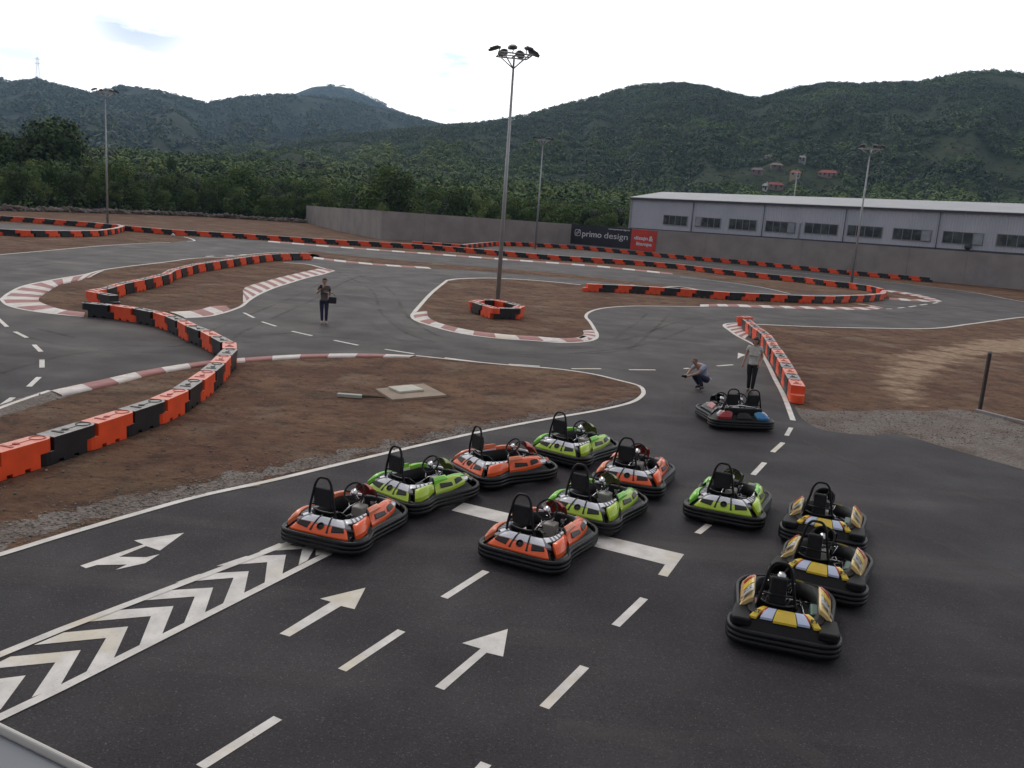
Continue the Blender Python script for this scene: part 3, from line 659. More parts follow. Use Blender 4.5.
mast(497.4, 305, 50, 6, 'tallest looking grey floodlight mast rising from the ring of orange and black blocks', .2)
mast(107.7, 226, 90, 4, 'grey floodlight mast standing behind the far left hairpin barrier', .4)
mast(535.1, 249.5, 138, 4, 'distant floodlight mast in front of the grey wall left of the banner', .1)
mast(851, 285, 146, 5, 'floodlight mast on the right hairpin in front of the grey factory hall', .3)

# ------------------------------------------------------------ perimeter wall
def topy(x): return 230.5+.0703*(x-660)
wb = [(306, 222.5), (340, 231.5), (381, 239.5), (570, 247), (660, 255.5), (1024, 290), (1300, 316)]
WP = [G(*q) for q in wb]; WH = [hgt(q[0], q[1], topy(q[0])) for q in wb]
mb = MB()
for i in range(len(WP)-1):
    a, b = WP[i], WP[i+1]; L = (b-a).length; u = (b-a)/L; nrm = Vector((-u.y, u.x)); k = max(1, round(L/6))
    for j in range(k):
        t0, t1 = j/k, (j+1)/k; p = a.lerp(b, t0); q = a.lerp(b, t1)-u*.02
        h0 = WH[i]*(1-t0)+WH[i+1]*t0; h1 = WH[i]*(1-t1)+WH[i+1]*t1
        pb = p+nrm*.28; qb = q+nrm*.28
        mb.add([(p.x,p.y,-.1),(q.x,q.y,-.1),(qb.x,qb.y,-.1),(pb.x,pb.y,-.1),(p.x,p.y,h0),(q.x,q.y,h1),(qb.x,qb.y,h1),(pb.x,pb.y,h0)],
               [(3,2,1,0),(4,5,6,7),(0,1,5,4),(1,2,6,5),(2,3,7,6),(3,0,4,7)])
tag(mb.build('concrete_wall', CONC), 'long grey cast concrete wall running behind the track to the right', 'wall')
P0, P1 = WP[4], WP[5]; U = (P1-P0).normalized(); NB = Vector((-U.y, U.x))       # NB points away from the camera
def Wm(px, py, off=0.0):
    """a point on the building's front plane: distance along it and height"""
    d = ray(px, py); o = P0+NB*off
    det = d.x*(-U.y)-d.y*(-U.x); t = (o.x*(-U.y)-o.y*(-U.x))/det
    p = Vector((d.x*t, d.y*t)); return (p-o).dot(U), H+d.z*t
def BP(s, z, off=0.0): p = P0+U*s+NB*off; return (p.x, p.y, z)
def bquad(mb, x0, y0, x1, y1, off, dep, mi=0):
    """box on the facade from two pixel corners"""
    s0, z1 = Wm(x0, y0, off); s1, _ = Wm(x1, y0, off); _, z0 = Wm(x0, y1, off)
    fbox(mb, s0, s1, z0, z1, off, dep, mi)
def fbox(mb, s0, s1, z0, z1, off, dep, mi=0, zs=None):
    a = zs or (z0, z0, z1, z1)
    V = [BP(s0, a[0], off), BP(s1, a[1], off), BP(s1, a[1], off+dep), BP(s0, a[0], off+dep), BP(s0, a[2], off), BP(s1, a[3], off), BP(s1, a[3], off+dep), BP(s0, a[2], off+dep)]
    mb.add(V, [(3,2,1,0),(4,5,6,7),(0,1,5,4),(1,2,6,5),(2,3,7,6),(3,0,4,7)], mi)
m, nt, b = new_mat('grey ribbed sheet cladding'); tcn = N(nt, 'ShaderNodeTexCoord')
cc = mixc(nt, (.43, .455, .515), (.48, .50, .56), noisef(nt, tcn.outputs['Object'], .3, 5, .4, .6)); nt.links.new(cc, b.inputs['Base Color'])
b.inputs['Roughness'].default_value = .55; b.inputs['Metallic'].default_value = .1
dv = nt.nodes.new('ShaderNodeVectorMath'); dv.operation = 'DOT_PRODUCT'; dv.inputs[1].default_value = (U.x, U.y, 0); nt.links.new(tcn.outputs['Object'], dv.inputs[0])
sn = mathn(nt, 'SINE', mathn(nt, 'MULTIPLY', dv.outputs['Value'], 21)); bp = N(nt, 'ShaderNodeBump'); bp.inputs['Strength'].default_value = .5; bp.inputs['Distance'].default_value = .04
nt.links.new(sn, bp.inputs['Height']); nt.links.new(bp.outputs[0], b.inputs['Normal']); CLAD = m
ROOFM = mat('light metal roof sheet', (.31, .32, .34), .5, .08, .4, .15, 4, metal=.1)
DARKT = mat('dark trim metal', (.05, .055, .065), .5, .15, 3)
PIPE = mat('light downpipe', (.30, .31, .33), .5, .1, 3)
s0 = Wm(631, 200)[0]; s1 = Wm(1300, 220)[0]; k = 1
def lin(fx, x): return fx(x)
zb = lambda s: np.interp(s, [Wm(660, 231)[0], Wm(1024, 256.6)[0], s1], [Wm(660, 231)[1], Wm(1024, 256.6)[1], Wm(1024, 256.6)[1]+.5])
ze = lambda s: np.interp(s, [Wm(640, 199)[0], Wm(1024, 214.8)[0], s1], [Wm(640, 199)[1], Wm(1024, 214.8)[1], Wm(1024, 214.8)[1]+.5])
bld = empty('factory_hall', (*BP((s0+s1)/2, 0, 8)[:2], 0), 0, 'long grey metal clad factory hall with strip windows above the concrete wall', 'building')
BL = Vector(bld.location)
def bb(mb, name, m, parent=bld, **k):
    for i, v in enumerate(mb.v): mb.v[i] = (v[0]-BL.x, v[1]-BL.y, v[2]-BL.z)
    return mb.build(name, m, parent, **k)
DEP = 26.0
mb = MB(); fbox(mb, s0, s1, 0, 0, .32, DEP-.6, 0, (zb(s0), zb(s1), ze(s0), ze(s1))); cl_o = bb(mb, 'cladding_wall', CLAD)
# depth of the ridge so that it shows where the photograph has it
best = min(np.arange(4, 40, .25), key=lambda d: abs(proj(*BP(s0, 9, d))[0]-664))
rd = min(float(best), 13.0); 
def zridge(s, y):
    q = BP(s, 0, rd)
    lo, hi = 5, 30
    for _ in range(40):
        mm = (lo+hi)/2
        if proj(q[0], q[1], mm)[1] > y: lo = mm
        else: hi = mm
    return lo
za = zridge(s0, 193.2); qx = proj(*BP(Wm(1024, 214)[0], 9, rd))[0]; zc = zridge(Wm(1024, 214)[0], 193.2+(qx-664)*.0335)
zr = lambda s: za+(zc-za)*(s-s0)/(Wm(1024, 214)[0]-s0)
mb = MB(); NS = 10
for i in range(NS):
    a, b_ = s0-.25+(s1-s0+.5)*i/NS, s0-.25+(s1-s0+.5)*(i+1)/NS
    for (o0, f0z, o1, f1z) in ((.05, ze, rd, zr), (rd, zr, DEP, ze)):
        V = [BP(a, f0z(a)+.03, o0), BP(b_, f0z(b_)+.03, o0), BP(b_, f1z(b_)+.03, o1), BP(a, f1z(a)+.03, o1)]
        V += [(x, y, z+.16) for x, y, z in V]
        mb.add(V, [(3,2,1,0),(4,5,6,7),(0,1,5,4),(1,2,6,5),(2,3,7,6),(3,0,4,7)])
roof = bb(mb, 'roof', ROOFM)
mb = MB()  # gable infill at the left end
V = [BP(s0, ze(s0), .33), BP(s0, zr(s0)+.03, rd), BP(s0, ze(s0), DEP-.3), BP(s0+.2, ze(s0), .33), BP(s0+.2, zr(s0)+.03, rd), BP(s0+.2, ze(s0), DEP-.3)]
mb.add(V, [(0, 1, 2), (5, 4, 3), (0, 3, 4, 1), (1, 4, 5, 2), (2, 5, 3, 0)]); bb(mb, 'gable', CLAD)
mb = MB(); fbox(mb, s0-.2, s1, 0, 0, -.02, .1, 0, (ze(s0)-.12, ze(s1)-.12, ze(s0)+.10, ze(s1)+.10)); bb(mb, 'gutter', DARKT)
mb = MB(); fbox(mb, s0-.05, s1, 0, 0, .24, .07, 0, (zb(s0)-.06, zb(s1)-.06, zb(s0)+.14, zb(s1)+.14)); bb(mb, 'base_flashing', DARKT)
mb = MB(); fbox(mb, s0-.12, s0+.10, 0, 0, .22, .2, 0, (zb(s0), zb(s0), ze(s0)-.1, ze(s0)-.1)); bb(mb, 'corner_trim', PIPE)
GREYM = mat('grey pipe metal', (.10, .11, .125), .5, .1, 3)
for px in (691.5, 762.5, 844.5, 939, 1050, 1180):
    s = Wm(px, 225, .2)[0]; mb = MB(); mb.tube([BP(s, zb(s)+.05, .22), BP(s, ze(s)-.13, .22)], .055, 8); bb(mb, 'downpipe', GREYM)
s = Wm(798.5, 235, .2)[0]; mb = MB(); mb.tube([BP(s, zb(s)+.05, .22), BP(s, zb(s)+2.1, .22), BP(s+.2, zb(s)+2.15, .3)], .06, 8); bb(mb, 'downpipe', PIPE)
PANE = mat('dark window glass', (.02, .024, .026), .08, .3, 1.2, spec=.6, alt=(.07, .08, .075)); PANE2 = mat('pale opened window glass', (.22, .24, .27), .3, .2, 2)
WFR = mat('window frame metal', (.22, .23, .25), .5, .1, 3)
wins = [(664, 215.2, 687.8, 224.0, ''), (696, 217.2, 721, 226.0, '0'), (729.8, 218.9, 757, 228.6, ''), (766.3, 221, 796, 231, '3'), (805.5, 222.9, 838.4, 232.6, ''), (848.3, 225.3, 883.2, 235.3, ''), (893.8, 228.3, 932.3, 238.8, '3'), (943.6, 231.3, 984.5, 242.4, '3'), (997.8, 234.3, 1040, 245.6, ''), (1056, 237.4, 1100, 249.2, ''), (1116, 240.8, 1163, 253.4, '')]
for (x0, y0, x1, y1, pale) in wins:
    sa, zt = Wm(x0, y0, .3); sb, _ = Wm(x1, y0, .3); _, zl = Wm(x0, y1, .3)
    mb = MB(); fr = .07
    n = 4; wd = (sb-sa)/n
    fbox(mb, sa-fr, sb+fr, zt, zt+fr, .25, .1); fbox(mb, sa-fr, sb+fr, zl-fr, zl, .22, .13)
    for i in range(n+1): fbox(mb, sa+i*wd-fr/2, sa+i*wd+fr/2, zl+.002, zt-.002, .25, .1)
    wo = bb(mb, 'window', WFR)
    for i in range(n):
        mb = MB(); op = str(i) in pale and pale != ''
        if op:   # a sash tilted open
            a = sa+i*wd+.06; b_ = sa+(i+1)*wd-.06
            V = [BP(a, zl+.05, .05), BP(b_, zl+.05, .05), BP(b_, zt-.05, .27), BP(a, zt-.05, .27)]; V += [BP(a, zl+.05, .08), BP(b_, zl+.05, .08), BP(b_, zt-.05, .30), BP(a, zt-.05, .30)]
            mb.add(V, [(3,2,1,0),(4,5,6,7),(0,1,5,4),(1,2,6,5),(2,3,7,6),(3,0,4,7)])
        else: fbox(mb, sa+i*wd+.035, sa+(i+1)*wd-.035, zl+.001, zt-.001, .285, .03)
        bb(mb, 'pane', PANE2 if op else PANE, wo)
s, z = Wm(968, 246.6, .2); mb = MB(); c = Vector(BP(s, z, .14)); mb.tube([c-Vector((NB.x, NB.y, 0))*.1, c+Vector((NB.x, NB.y, 0))*.2], .38, 16); bb(mb, 'round_vent', DARKT)
# paler plastered panels on the wall
mb = MB()
for (x0, x1) in ((970.5, 985), (986, 1000)): 
    sa, zt = Wm(x0, 265, -.02); sb, _ = Wm(x1, 266, -.02); fbox(mb, sa, sb, .25, zt, -.025, .02)
tag(mb.build('plaster_panel', CONC2), 'paler square cement panels on the concrete wall at far right', 'wall panel')

# banner on the wall
def text_part(txt, size, m, parent, Mx, name='lettering', bold=0.0, ext=.004):
    cu_ = bpy.data.curves.new('t', 'FONT'); cu_.body = txt; cu_.size = size; cu_.offset = bold; cu_.extrude = ext
    to = bpy.data.objects.new('t', cu_); COL.objects.link(to); dg = bpy.context.evaluated_depsgraph_get()
    me = bpy.data.meshes.new_from_object(to.evaluated_get(dg)); bpy.data.objects.remove(to)
    xs = [v.co.x for v in me.vertices] or [0, 1]; wd = max(xs)-min(xs)
    me.transform(Mx(wd) if callable(Mx) else Mx)
    o = link(name, me, m, parent); return o
BB_ = mat('black banner vinyl', (.012, .013, .022), .45, .15, 1); BR_ = mat('red banner vinyl', (.55, .045, .03), .45, .12, 1)
LW = mat('white banner print', (.62, .64, .70), .5, .05, 2)
# banner lies on segment WP[3]-WP[4]
Q0, Q1 = WP[3], WP[4]; QU = (Q1-Q0).normalized(); QN = Vector((-QU.y, QU.x))
def Qm(px, py):
    d = ray(px, py); det = d.x*(-QU.y)-d.y*(-QU.x); t = (Q0.x*(-QU.y)-Q0.y*(-QU.x))/det
    p = Vector((d.x*t, d.y*t)); return (p-Q0).dot(QU), H+d.z*t
def QM(s, z, off):
    p = Q0+QU*s-QN*off; Mx = Matrix(((QU.x, 0, -QN.x, p.x), (QU.y, 0, -QN.y, p.y), (0, 1, 0, z), (0, 0, 0, 1))); return Mx
def qbox(mb, s0, s1, z0, z1, o0, o1):
    V = []
    for z in (z0, z1):
        for (s, o) in ((s0, o0), (s1, o0), (s1, o1), (s0, o1)): p = Q0+QU*s-QN*o; V.append((p.x, p.y, z))
    mb.add(V, [(0,1,2,3),(7,6,5,4),(4,5,1,0),(5,6,2,1),(6,7,3,2),(7,4,0,3)])
a0, zt0 = Qm(572, 223.8); a1, zt1 = Qm(632, 229.4); a2, zt2 = Qm(657.5, 231.0); _, zl0 = Qm(572, 244)
zt = (zt0+zt2)/2+.02; zl = zt-2.75
bn = empty('advertising_banner', (0, 0, 0), 0, 'black and red design company banner hung on the grey wall left of the hall', 'banner')
mb = MB(); qbox(mb, a0, a1-.01, zl, zt, .03, .06); mb.build('black_panel', BB_, bn)
mb = MB(); qbox(mb, a1, a2, zl-.1, zt-.05, .03, .06); mb.build('red_panel', BR_, bn)
bw = a1-a0; hh = zt-zl
def fit(s, z, wanted, sh=1.0): return lambda wd: QM(s, z, .065) @ Matrix.Diagonal((wanted/wd, sh, 1, 1))
text_part('primo', 1.15, LW, bn, fit(a0+bw*.185, zl+hh*.42, bw*.325), 'lettering', .012)
text_part('design', 1.15, LW, bn, fit(a0+bw*.555, zl+hh*.42, bw*.385), 'lettering', 0)
text_part('www.primodesign.hr', .26, LW, bn, fit(a0+bw*.62, zl+hh*.87, bw*.36), 'lettering', .01)
rw = a2-a1
text_part('dizajn', .62, LW, bn, fit(a1+rw*.12, zl+hh*.50, rw*.54), 'lettering', .02)
text_part('&', .95, LW, bn, fit(a1+rw*.70, zl+hh*.46, rw*.17), 'lettering', .02)
text_part('štampa', .62, LW, bn, fit(a1+rw*.22, zl+hh*.22, rw*.62), 'lettering', .02)
mb = MB(); c = (a0+bw*.115, zl+hh*.58); R_ = .42
pts = []
for kx, ky, a in ((1, 1, 0), (-1, 1, 90), (-1, -1, 180), (1, -1, 270)):
    for j in range(5): q = radians(a+j*22.5); pts.append((c[0]+kx*R_*.5+R_*.5*cos(q), c[1]+ky*R_*.5+R_*.5*sin(q)))
P3 = [(*(Q0+QU*s-QN*.075), z) for s, z in pts]; mb.tube(P3, .045, 6, closed=True)
for tt in (-.12, .12):
    P3 = [(*(Q0+QU*(c[0]+s)-QN*.075), c[1]+z) for s, z in ((-.3, -.24+tt), (-.05, -.05+tt), (.05, .05+tt), (.3, .24+tt))]; mb.tube(P3, .05, 6)
mb.build('round_logo', LW, bn)

# ------------------------------------------------------------ hills
LEAF = []
for nm, c, c2 in (('deep green foliage', (.028, .054, .016), (.052, .088, .026)), ('mid green foliage', (.056, .104, .024), (.098, .156, .038)), ('yellow green foliage', (.108, .156, .034), (.165, .215, .055)), ('grey green foliage', (.050, .068, .042), (.075, .094, .056))):
    mm = mat(nm, c, .75, 0, .35, 0, alt=c2, altmix=(.35, .65), spec=.25); LEAF.append(mm)
def hm(name, a, b_, c_, sc):
    m, nt, b = new_mat(name); tcn = N(nt, 'ShaderNodeTexCoord'); v = tcn.outputs['Object']
    c = mixc(nt, a, b_, noisef(nt, v, sc, 8, .38, .62, .65)); c = mixc(nt, c, c_, noisef(nt, v, sc*2.3, 8, .56, .72, .65)); c = mixc(nt, c, [k*.45 for k in a], noisef(nt, v, sc*14, 5, .5, .66))
    nt.links.new(c, b.inputs['Base Color']); b.inputs['Roughness'].default_value = 1; b.inputs['Specular IOR Level'].default_value = .1; return m
HM1 = hm('scrub covered hillside', (.030, .044, .022), (.050, .062, .030), (.085, .085, .055), .012)
HM2 = hm('distant wooded mountain', (.028, .042, .026), (.042, .056, .034), (.085, .088, .074), .008)
def azel(px, py): d = ray(px, py); return atan2(d.x, d.y), d.z/hypot(d.x, d.y)
class Hill:
    def __init__(s, sky, R0, R1, z0, amp, seed, sc):
        q = sorted(azel(*p) for p in sky); s.az = [k[0] for k in q]; s.el = [k[1] for k in q]
        s.R0, s.R1, s.z0, s.amp, s.seed, s.sc = R0, R1, z0, amp, seed, sc
    def z(s, a, r):
        e = np.interp(a, s.az, s.el); R1 = s.R1*(1+.10*noise.noise(Vector((a*5, s.seed, 0)))); zr = H+R1*e
        x, y = r*sin(a), r*cos(a)
        n = noise.fractal(Vector((x*s.sc, y*s.sc, s.seed)), 1.0, 2.0, 5)
        rid = 1-abs(noise.noise(Vector((a*26, r*s.sc*.6, s.seed+4))))*2
        if r <= R1:
            t = max(0, (r-s.R0)/(R1-s.R0)); base = s.z0+(zr-s.z0)*(t**1.12)
            return base+(n*s.amp+(rid-.5)*s.amp*.8)*sin(pi*t)**1.0*(1-t*.3)
        t = (r-R1)/(s.R1*.5); return zr-(zr+40)*t*t*.9-(r-R1)*.06
    def mesh(s, name, m, na, nr):
        rr = list(np.linspace(s.R0, s.R1*1.12, nr))+[s.R1*1.22]; aa = np.linspace(s.az[0], s.az[-1], na); V = []
        for a in aa:
            for r in rr: V.append((r*sin(a), r*cos(a), s.z(a, r)-.5))
        k = len(rr); Fq = [(i*k+j, (i+1)*k+j, (i+1)*k+j+1, i*k+j+1) for i in range(na-1) for j in range(k-1)]
        me = mesh_np(name, V, Fq, smooth=True); me.flip_normals()
        return tag(link(name, me, m), kind='structure')
sk1 = [(-300, 200), (-100, 182), (0, 172), (100, 165), (150, 158), (200, 151), (260, 145), (330, 137), (400, 130.5), (440, 127), (455, 126), (480, 124), (510, 119.5), (540, 112), (570, 104), (600, 96.5), (625, 89), (650, 84.5), (680, 84), (705, 87), (725, 93), (745, 98), (757, 99.5), (775, 95), (800, 88.5), (830, 84), (860, 85), (890, 84), (920, 83), (940, 79), (965, 73.5), (990, 71), (1010, 73), (1030, 76), (1100, 80), (1250, 95), (1500, 130)]
sk3 = [(-500, 110), (-250, 95), (-80, 85), (0, 80), (20, 82), (35, 79.5), (50, 83), (60, 84.5), (75, 89), (90, 93.5), (100, 91), (120, 85), (140, 87), (160, 91), (180, 97), (205, 104), (225, 101), (245, 97.5), (270, 95.5), (300, 96), (340, 100), (380, 108), (420, 118), (450, 127), (500, 140), (600, 160)]
sk2 = [(150, 130), (230, 109), (270, 100), (285, 94.5), (300, 90), (318, 85.5), (330, 84), (345, 85.5), (360, 92), (375, 99.5), (390, 106.5), (410, 115), (430, 122), (447, 126), (480, 132), (600, 150)]
H1 = Hill(sk1, 430, 1050, 8, 16, 1.3, .006); H3 = Hill(sk3, 800, 2000, 10, 45, 7.7, .0022); H2 = Hill(sk2, 2200, 3200, 60, 60, 3.1, .002)
H1.mesh('hill', HM1, 260, 60); H3.mesh('hill', HM2, 220, 50); H2.mesh('hill', HM2, 90, 20)

def foliage(name, pts, nleaf, lsize, m, squash=.8, lo=-.35, pal=None, parent=None, wild=.55):
    """pts: (x,y,z,r) crown centres; scatter leaf-clump faces through every crown"""
    P = np.array(pts, dtype=np.float64); n = len(P)
    u = rng.normal(size=(n, nleaf, 3)); u /= np.linalg.norm(u, axis=2, keepdims=True)
    u[..., 2] = np.where(u[..., 2] < lo, -u[..., 2], u[..., 2])
    rad = rng.uniform(.62, 1.06, size=(n, nleaf, 1)); lump = 1+.22*np.sin(u[..., :1]*4.2+P[:, None, :1])*np.cos(u[..., 1:2]*3.7+P[:, None, 1:2])
    c = P[:, None, :3]+u*rad*lump*P[:, None, 3:4]*np.array([1, 1, squash])
    nr = u+rng.normal(size=u.shape)*wild; nr[..., 2] += .35; nr /= np.linalg.norm(nr, axis=2, keepdims=True)
    t = np.cross(nr, rng.normal(size=nr.shape)); t /= np.linalg.norm(t, axis=2, keepdims=True); b = np.cross(nr, t)
    sz = lsize*P[:, None, 3:4]*rng.uniform(.55, 1.15, size=rad.shape)
    q = np.stack([c-t*sz-b*sz*.6, c+t*sz*.8-b*sz*.75, c+t*sz+b*sz*.65, c-t*sz*.7+b*sz*.8], axis=2).reshape(-1, 3)
    nf = n*nleaf; Fq = np.arange(nf*4).reshape(nf, 4)
    base = rng.integers(0, 100, size=(n, 1)) if pal is None else np.asarray(pal).reshape(n, 1)
    mi = np.where(rng.random((n, nleaf)) < .12, rng.integers(0, 4, size=(n, nleaf)), np.digitize(base, [42, 74, 88]) if pal is None else base)
    return link(name, mesh_np(name, q, Fq, mi.ravel()), LEAF, parent)
def scatter_hill(h, n, r0, r1, a0, a1, rmin, rmax, bias=1.0, noise_sc=.01, thin=0):
    out = []; tries = 0
    while len(out) < n and tries < n*6:
        tries += 1; a = random.uniform(a0, a1); r = sqrt(random.uniform(r0*r0, r1*r1)); x, y = r*sin(a), r*cos(a)
        if noise.fractal(Vector((x*noise_sc, y*noise_sc, 9)), 1, 2, 4) < thin-.25+random.random()*.15: continue
        k = random.uniform(rmin, rmax); out.append((x, y, h.z(a, r)+k*.25, k))
    return out
azL, azR = azel(-60, 200)[0], azel(1085, 200)[0]; azM = azel(420, 150)[0]
p1 = scatter_hill(H1, 13500, 440, 1085, azM, azR, 1.6, 4.0, thin=-.06, noise_sc=.012)+[(x_, y_, z_-.2, k_*.4) for (x_, y_, z_, k_) in scatter_hill(H1, 5000, 440, 1085, azM, azR, 1.6, 4.0, thin=-9)]+scatter_hill(H1, 4200, 440, 1100, azL, azM, 2.2, 4.4)
for _ in range(900):
    a = random.uniform(azM, azR); r = H1.R1*(1+.10*noise.noise(Vector((a*5, H1.seed, 0))))*random.uniform(.985, 1.0); k = random.uniform(1.8, 4.2); p1.append((r*sin(a), r*cos(a), H1.z(a, r)+k*.1, k))
def palette(p):
    out = []
    for (x, y, z, k) in p:
        v = noise.fractal(Vector((x*.006, y*.006, 2)), 1, 2, 3)+random.uniform(-.24, .24)+ (.25 if z < 60 else -.12)
        out.append(0 if v < -.05 else 3 if v < .18 else 1 if v < .55 else 2)
    return out
tag(foliage('hillside_wood', p1, 42, .2, None, pal=palette(p1), wild=.3), 'scrubby woodland covering the near hillside', 'woodland', kind='stuff')
p3 = scatter_hill(H3, 7500, 900, 2030, azel(-60, 100)[0], azel(460, 100)[0], 3.5, 6.5)
for _ in range(500):
    a = random.uniform(azel(-40, 100)[0], azel(440, 100)[0]); r = H3.R1*(1+.10*noise.noise(Vector((a*5, H3.seed, 0))))*.995; k = random.uniform(2.2, 4.5); p3.append((r*sin(a), r*cos(a), H3.z(a, r)-k*.1, k))
p3 += scatter_hill(H2, 2200, 2600, 3230, azel(225, 100)[0], azel(450, 100)[0], 4, 8)
tag(foliage('mountain_wood', p3, 14, .33, None, wild=.3, pal=[0 if random.random() < .6 else 3 for _ in p3]), 'dark distant woodland on the left mountains', 'woodland', kind='stuff')

# ------------------------------------------------------------ wood on the plain
def crown_mesh(seed, nblob, nleaf, R, Hh, ls, pal):
    global rng
    r_ = random.Random(seed); bl = []
    for i in range(nblob):
        a = r_.random()*6.28; d = R*.62*sqrt(r_.random()); z = Hh*(.30+.55*r_.random()); k = R*r_.uniform(.34, .58)*(1.1-.35*z/Hh)
        bl.append((d*cos(a)*(1.15-.5*z/Hh), d*sin(a)*(1.15-.5*z/Hh), z, k))
    o = foliage('crown', bl, nleaf, ls, None, .9, -.7, pal=[pal if r_.random() < .7 else (pal+1) % 3 for _ in bl])
    me = o.data; bpy.data.objects.remove(o); return me
BARK = mat('grey brown bark', (.075, .06, .048), .9, .3, 3, .5, 12)
def trunk_mesh(seed, Hh, R):
    r_ = random.Random(seed); mb = MB(); b0 = Hh*.045
    mb.tube([(0, 0, -.3), (.1*r_.uniform(-1, 1), .1, Hh*.3), (.2*r_.uniform(-1, 1), 0, Hh*.6), (0, 0, Hh*.85)], [b0*.55, b0*.42, b0*.25, b0*.08], 8)
    for i in range(6):
        a = r_.random()*6.28; z = Hh*r_.uniform(.25, .6); mb.tube([(0, 0, z), (cos(a)*R*.35, sin(a)*R*.35, z+Hh*.12), (cos(a)*R*.75, sin(a)*R*.75, z+Hh*.25)], [b0*.22, b0*.14, b0*.05], 6)
    o = mb.build('trunk', BARK); me = o.data; bpy.data.objects.remove(o); return me
kinds = []
for i in range(9):
    pal = [0, 1, 1, 2, 1, 0, 1, 2, 3][i]; Hh = 8.0; R = [3.4, 3.2, 2.7, 2.9, 3.6, 2.6, 3.0, 2.5, 3.1][i]
    kinds.append((crown_mesh(100+i, 24, 230, R, Hh, .105, pal), trunk_mesh(i, Hh, R), pal))
TL = {0: ['dense dark green broadleaf tree', 'dark rounded tree'], 1: ['mid green leafy tree', 'bushy mid green tree'], 2: ['pale yellow green tree', 'light green loose crowned tree'], 3: ['grey green tree']}
def tree(x, y, z, s, ki, label, group='trees of the wood behind the track', sx=1.0):
    cm, tm, pal = kinds[ki]
    t = empty('broadleaf_tree', (x, y, z), random.random()*6.28, label, 'tree', group); t.scale = (s*sx, s*sx, s)
    link('crown', cm, None, t); link('trunk', tm, None, t); return t
def edge_r(px):
    if px < 306: return np.interp(px, [-80, 0, 100, 200, 306], [131, 133, 143, 153, 153])
    return np.interp(px, [306, 330, 345, 381, 570, 650], [158, 145, 134, 121, 137, 137])
nt_ = 0; special = []
def put(px, r, s, ki, label, sx=1.0):
    a = azel(px, 200)[0]; x, y = r*sin(a), r*cos(a); special.append((x, y, 3.5*s*sx)); return tree(x, y, terr(x, y)-.1, s, ki, label, sx=sx)
put(57, 168, 1.92, 0, 'tallest broad dark tree rising above the wood at far left', 1.0)
put(38, 172, 1.5, 0, 'big dark tree overlapping the tallest tree from its left', .9)
put(4, 165, 1.5, 0, 'dark tree at the left picture edge beside the tallest tree', .9)
put(92, 160, 1.02, 5, 'dark bush shouldering the tallest tree from the right')
put(461, 131, .98, 0, 'dark round tree just behind the grey wall left of the tallest mast', .82)
put(398, 128, 1.15, 5, 'dark tree behind the wall where its long straight run begins')
put(384, 133, 1.25, 1, 'large mid green tree close behind the left half of the wall')
put(120, 150, .95, 1, 'mid green tree directly right of the left floodlight mast')
put(243, 160, 1.1, 1, 'full mid green tree at the field edge left of the wall end')
put(172, 215, 1.15, 5, 'small dark tree standing up above the wood right of the left mast', .5)
rows = [(2.5, 24, .50, .80), (8, 20, .66, .95), (15, 17, .75, 1.05), (24, 17, .72, 1.0), (35, 16, .70, 1.0), (48, 16, .7, 1.0)]
for ri, (off, step, smin, smax) in enumerate(rows):
    px = -55+ri*5
    while px < 655:
        xx = px+random.uniform(-4, 4); r = edge_r(xx)+off+random.uniform(-2.5, 2.5)
        if xx > 296: r += 4
        a = azel(xx, 200)[0]; x, y = r*sin(a), r*cos(a)
        if all(hypot(x-q[0], y-q[1]) > q[2]*.6 for q in special[:5]):
            ki = random.choice([0, 1, 1, 2, 3, 4, 4, 5, 6, 6, 7, 8]); pal = kinds[ki][2]
            front = ['in the front edge', 'close behind the edge', 'in mid wood', 'in mid wood', 'at the back', 'at the back'][ri]
            side = 'left of the far mast' if xx < 100 else 'facing the open soil field' if xx < 306 else 'behind the left wall' if xx < 480 else 'behind the banner wall'
            tree(x, y, terr(x, y)-.2, random.uniform(smin, smax), ki, '%s %s %s' % (TL[pal][0], front, side), 'trees of the wood: %s %s, %s' % (TL[pal][0], front, side))
        px += step*random.uniform(.85, 1.15)
pw = []
for _ in range(5200):
    a = random.uniform(azL, azR); r = sqrt(random.uniform(185**2, 470**2)); x, y = r*sin(a), r*cos(a)
    px = proj(x, y, 5)[0]
    if r < edge_r(min(px, 650))+52 or (px > 600 and r < 165): continue
    k = random.uniform(1.9, 3.4); base = terr(x, y) if r < 445 else H1.z(a, r)
    pw.append((x, y, base+k*random.uniform(.7, 1.35)*(.9 if px < 600 else .55), k))
def palw(p):
    out = []
    for (x, y, z, k) in p:
        v = noise.noise(Vector((x*.02, y*.02, 2)))+random.uniform(-.32, .32); out.append(0 if v < -.22 else 1 if v < .15 else 2 if v < .42 else 3)
    return out
tag(foliage('far_wood', pw, 120, .14, None, pal=palw(pw), squash=1.0), 'continuous green wood filling the plain up to the hills', 'woodland', kind='stuff')
# understory along the edge of the field
pu = []
for _ in range(900):
    px = random.uniform(-70, 660); r = edge_r(px)+random.uniform(1, 55)+(3.5 if px > 296 else 0); a = azel(px, 200)[0]; x, y = r*sin(a), r*cos(a); k = random.uniform(.9, 2.0); pu.append((x, y, terr(x, y)+k*.5, k))
tag(foliage('undergrowth', pu, 130, .14, None, pal=[0 if random.random() < .6 else 1 for _ in pu]), 'dark undergrowth along the edge of the wood', 'undergrowth', kind='stuff')
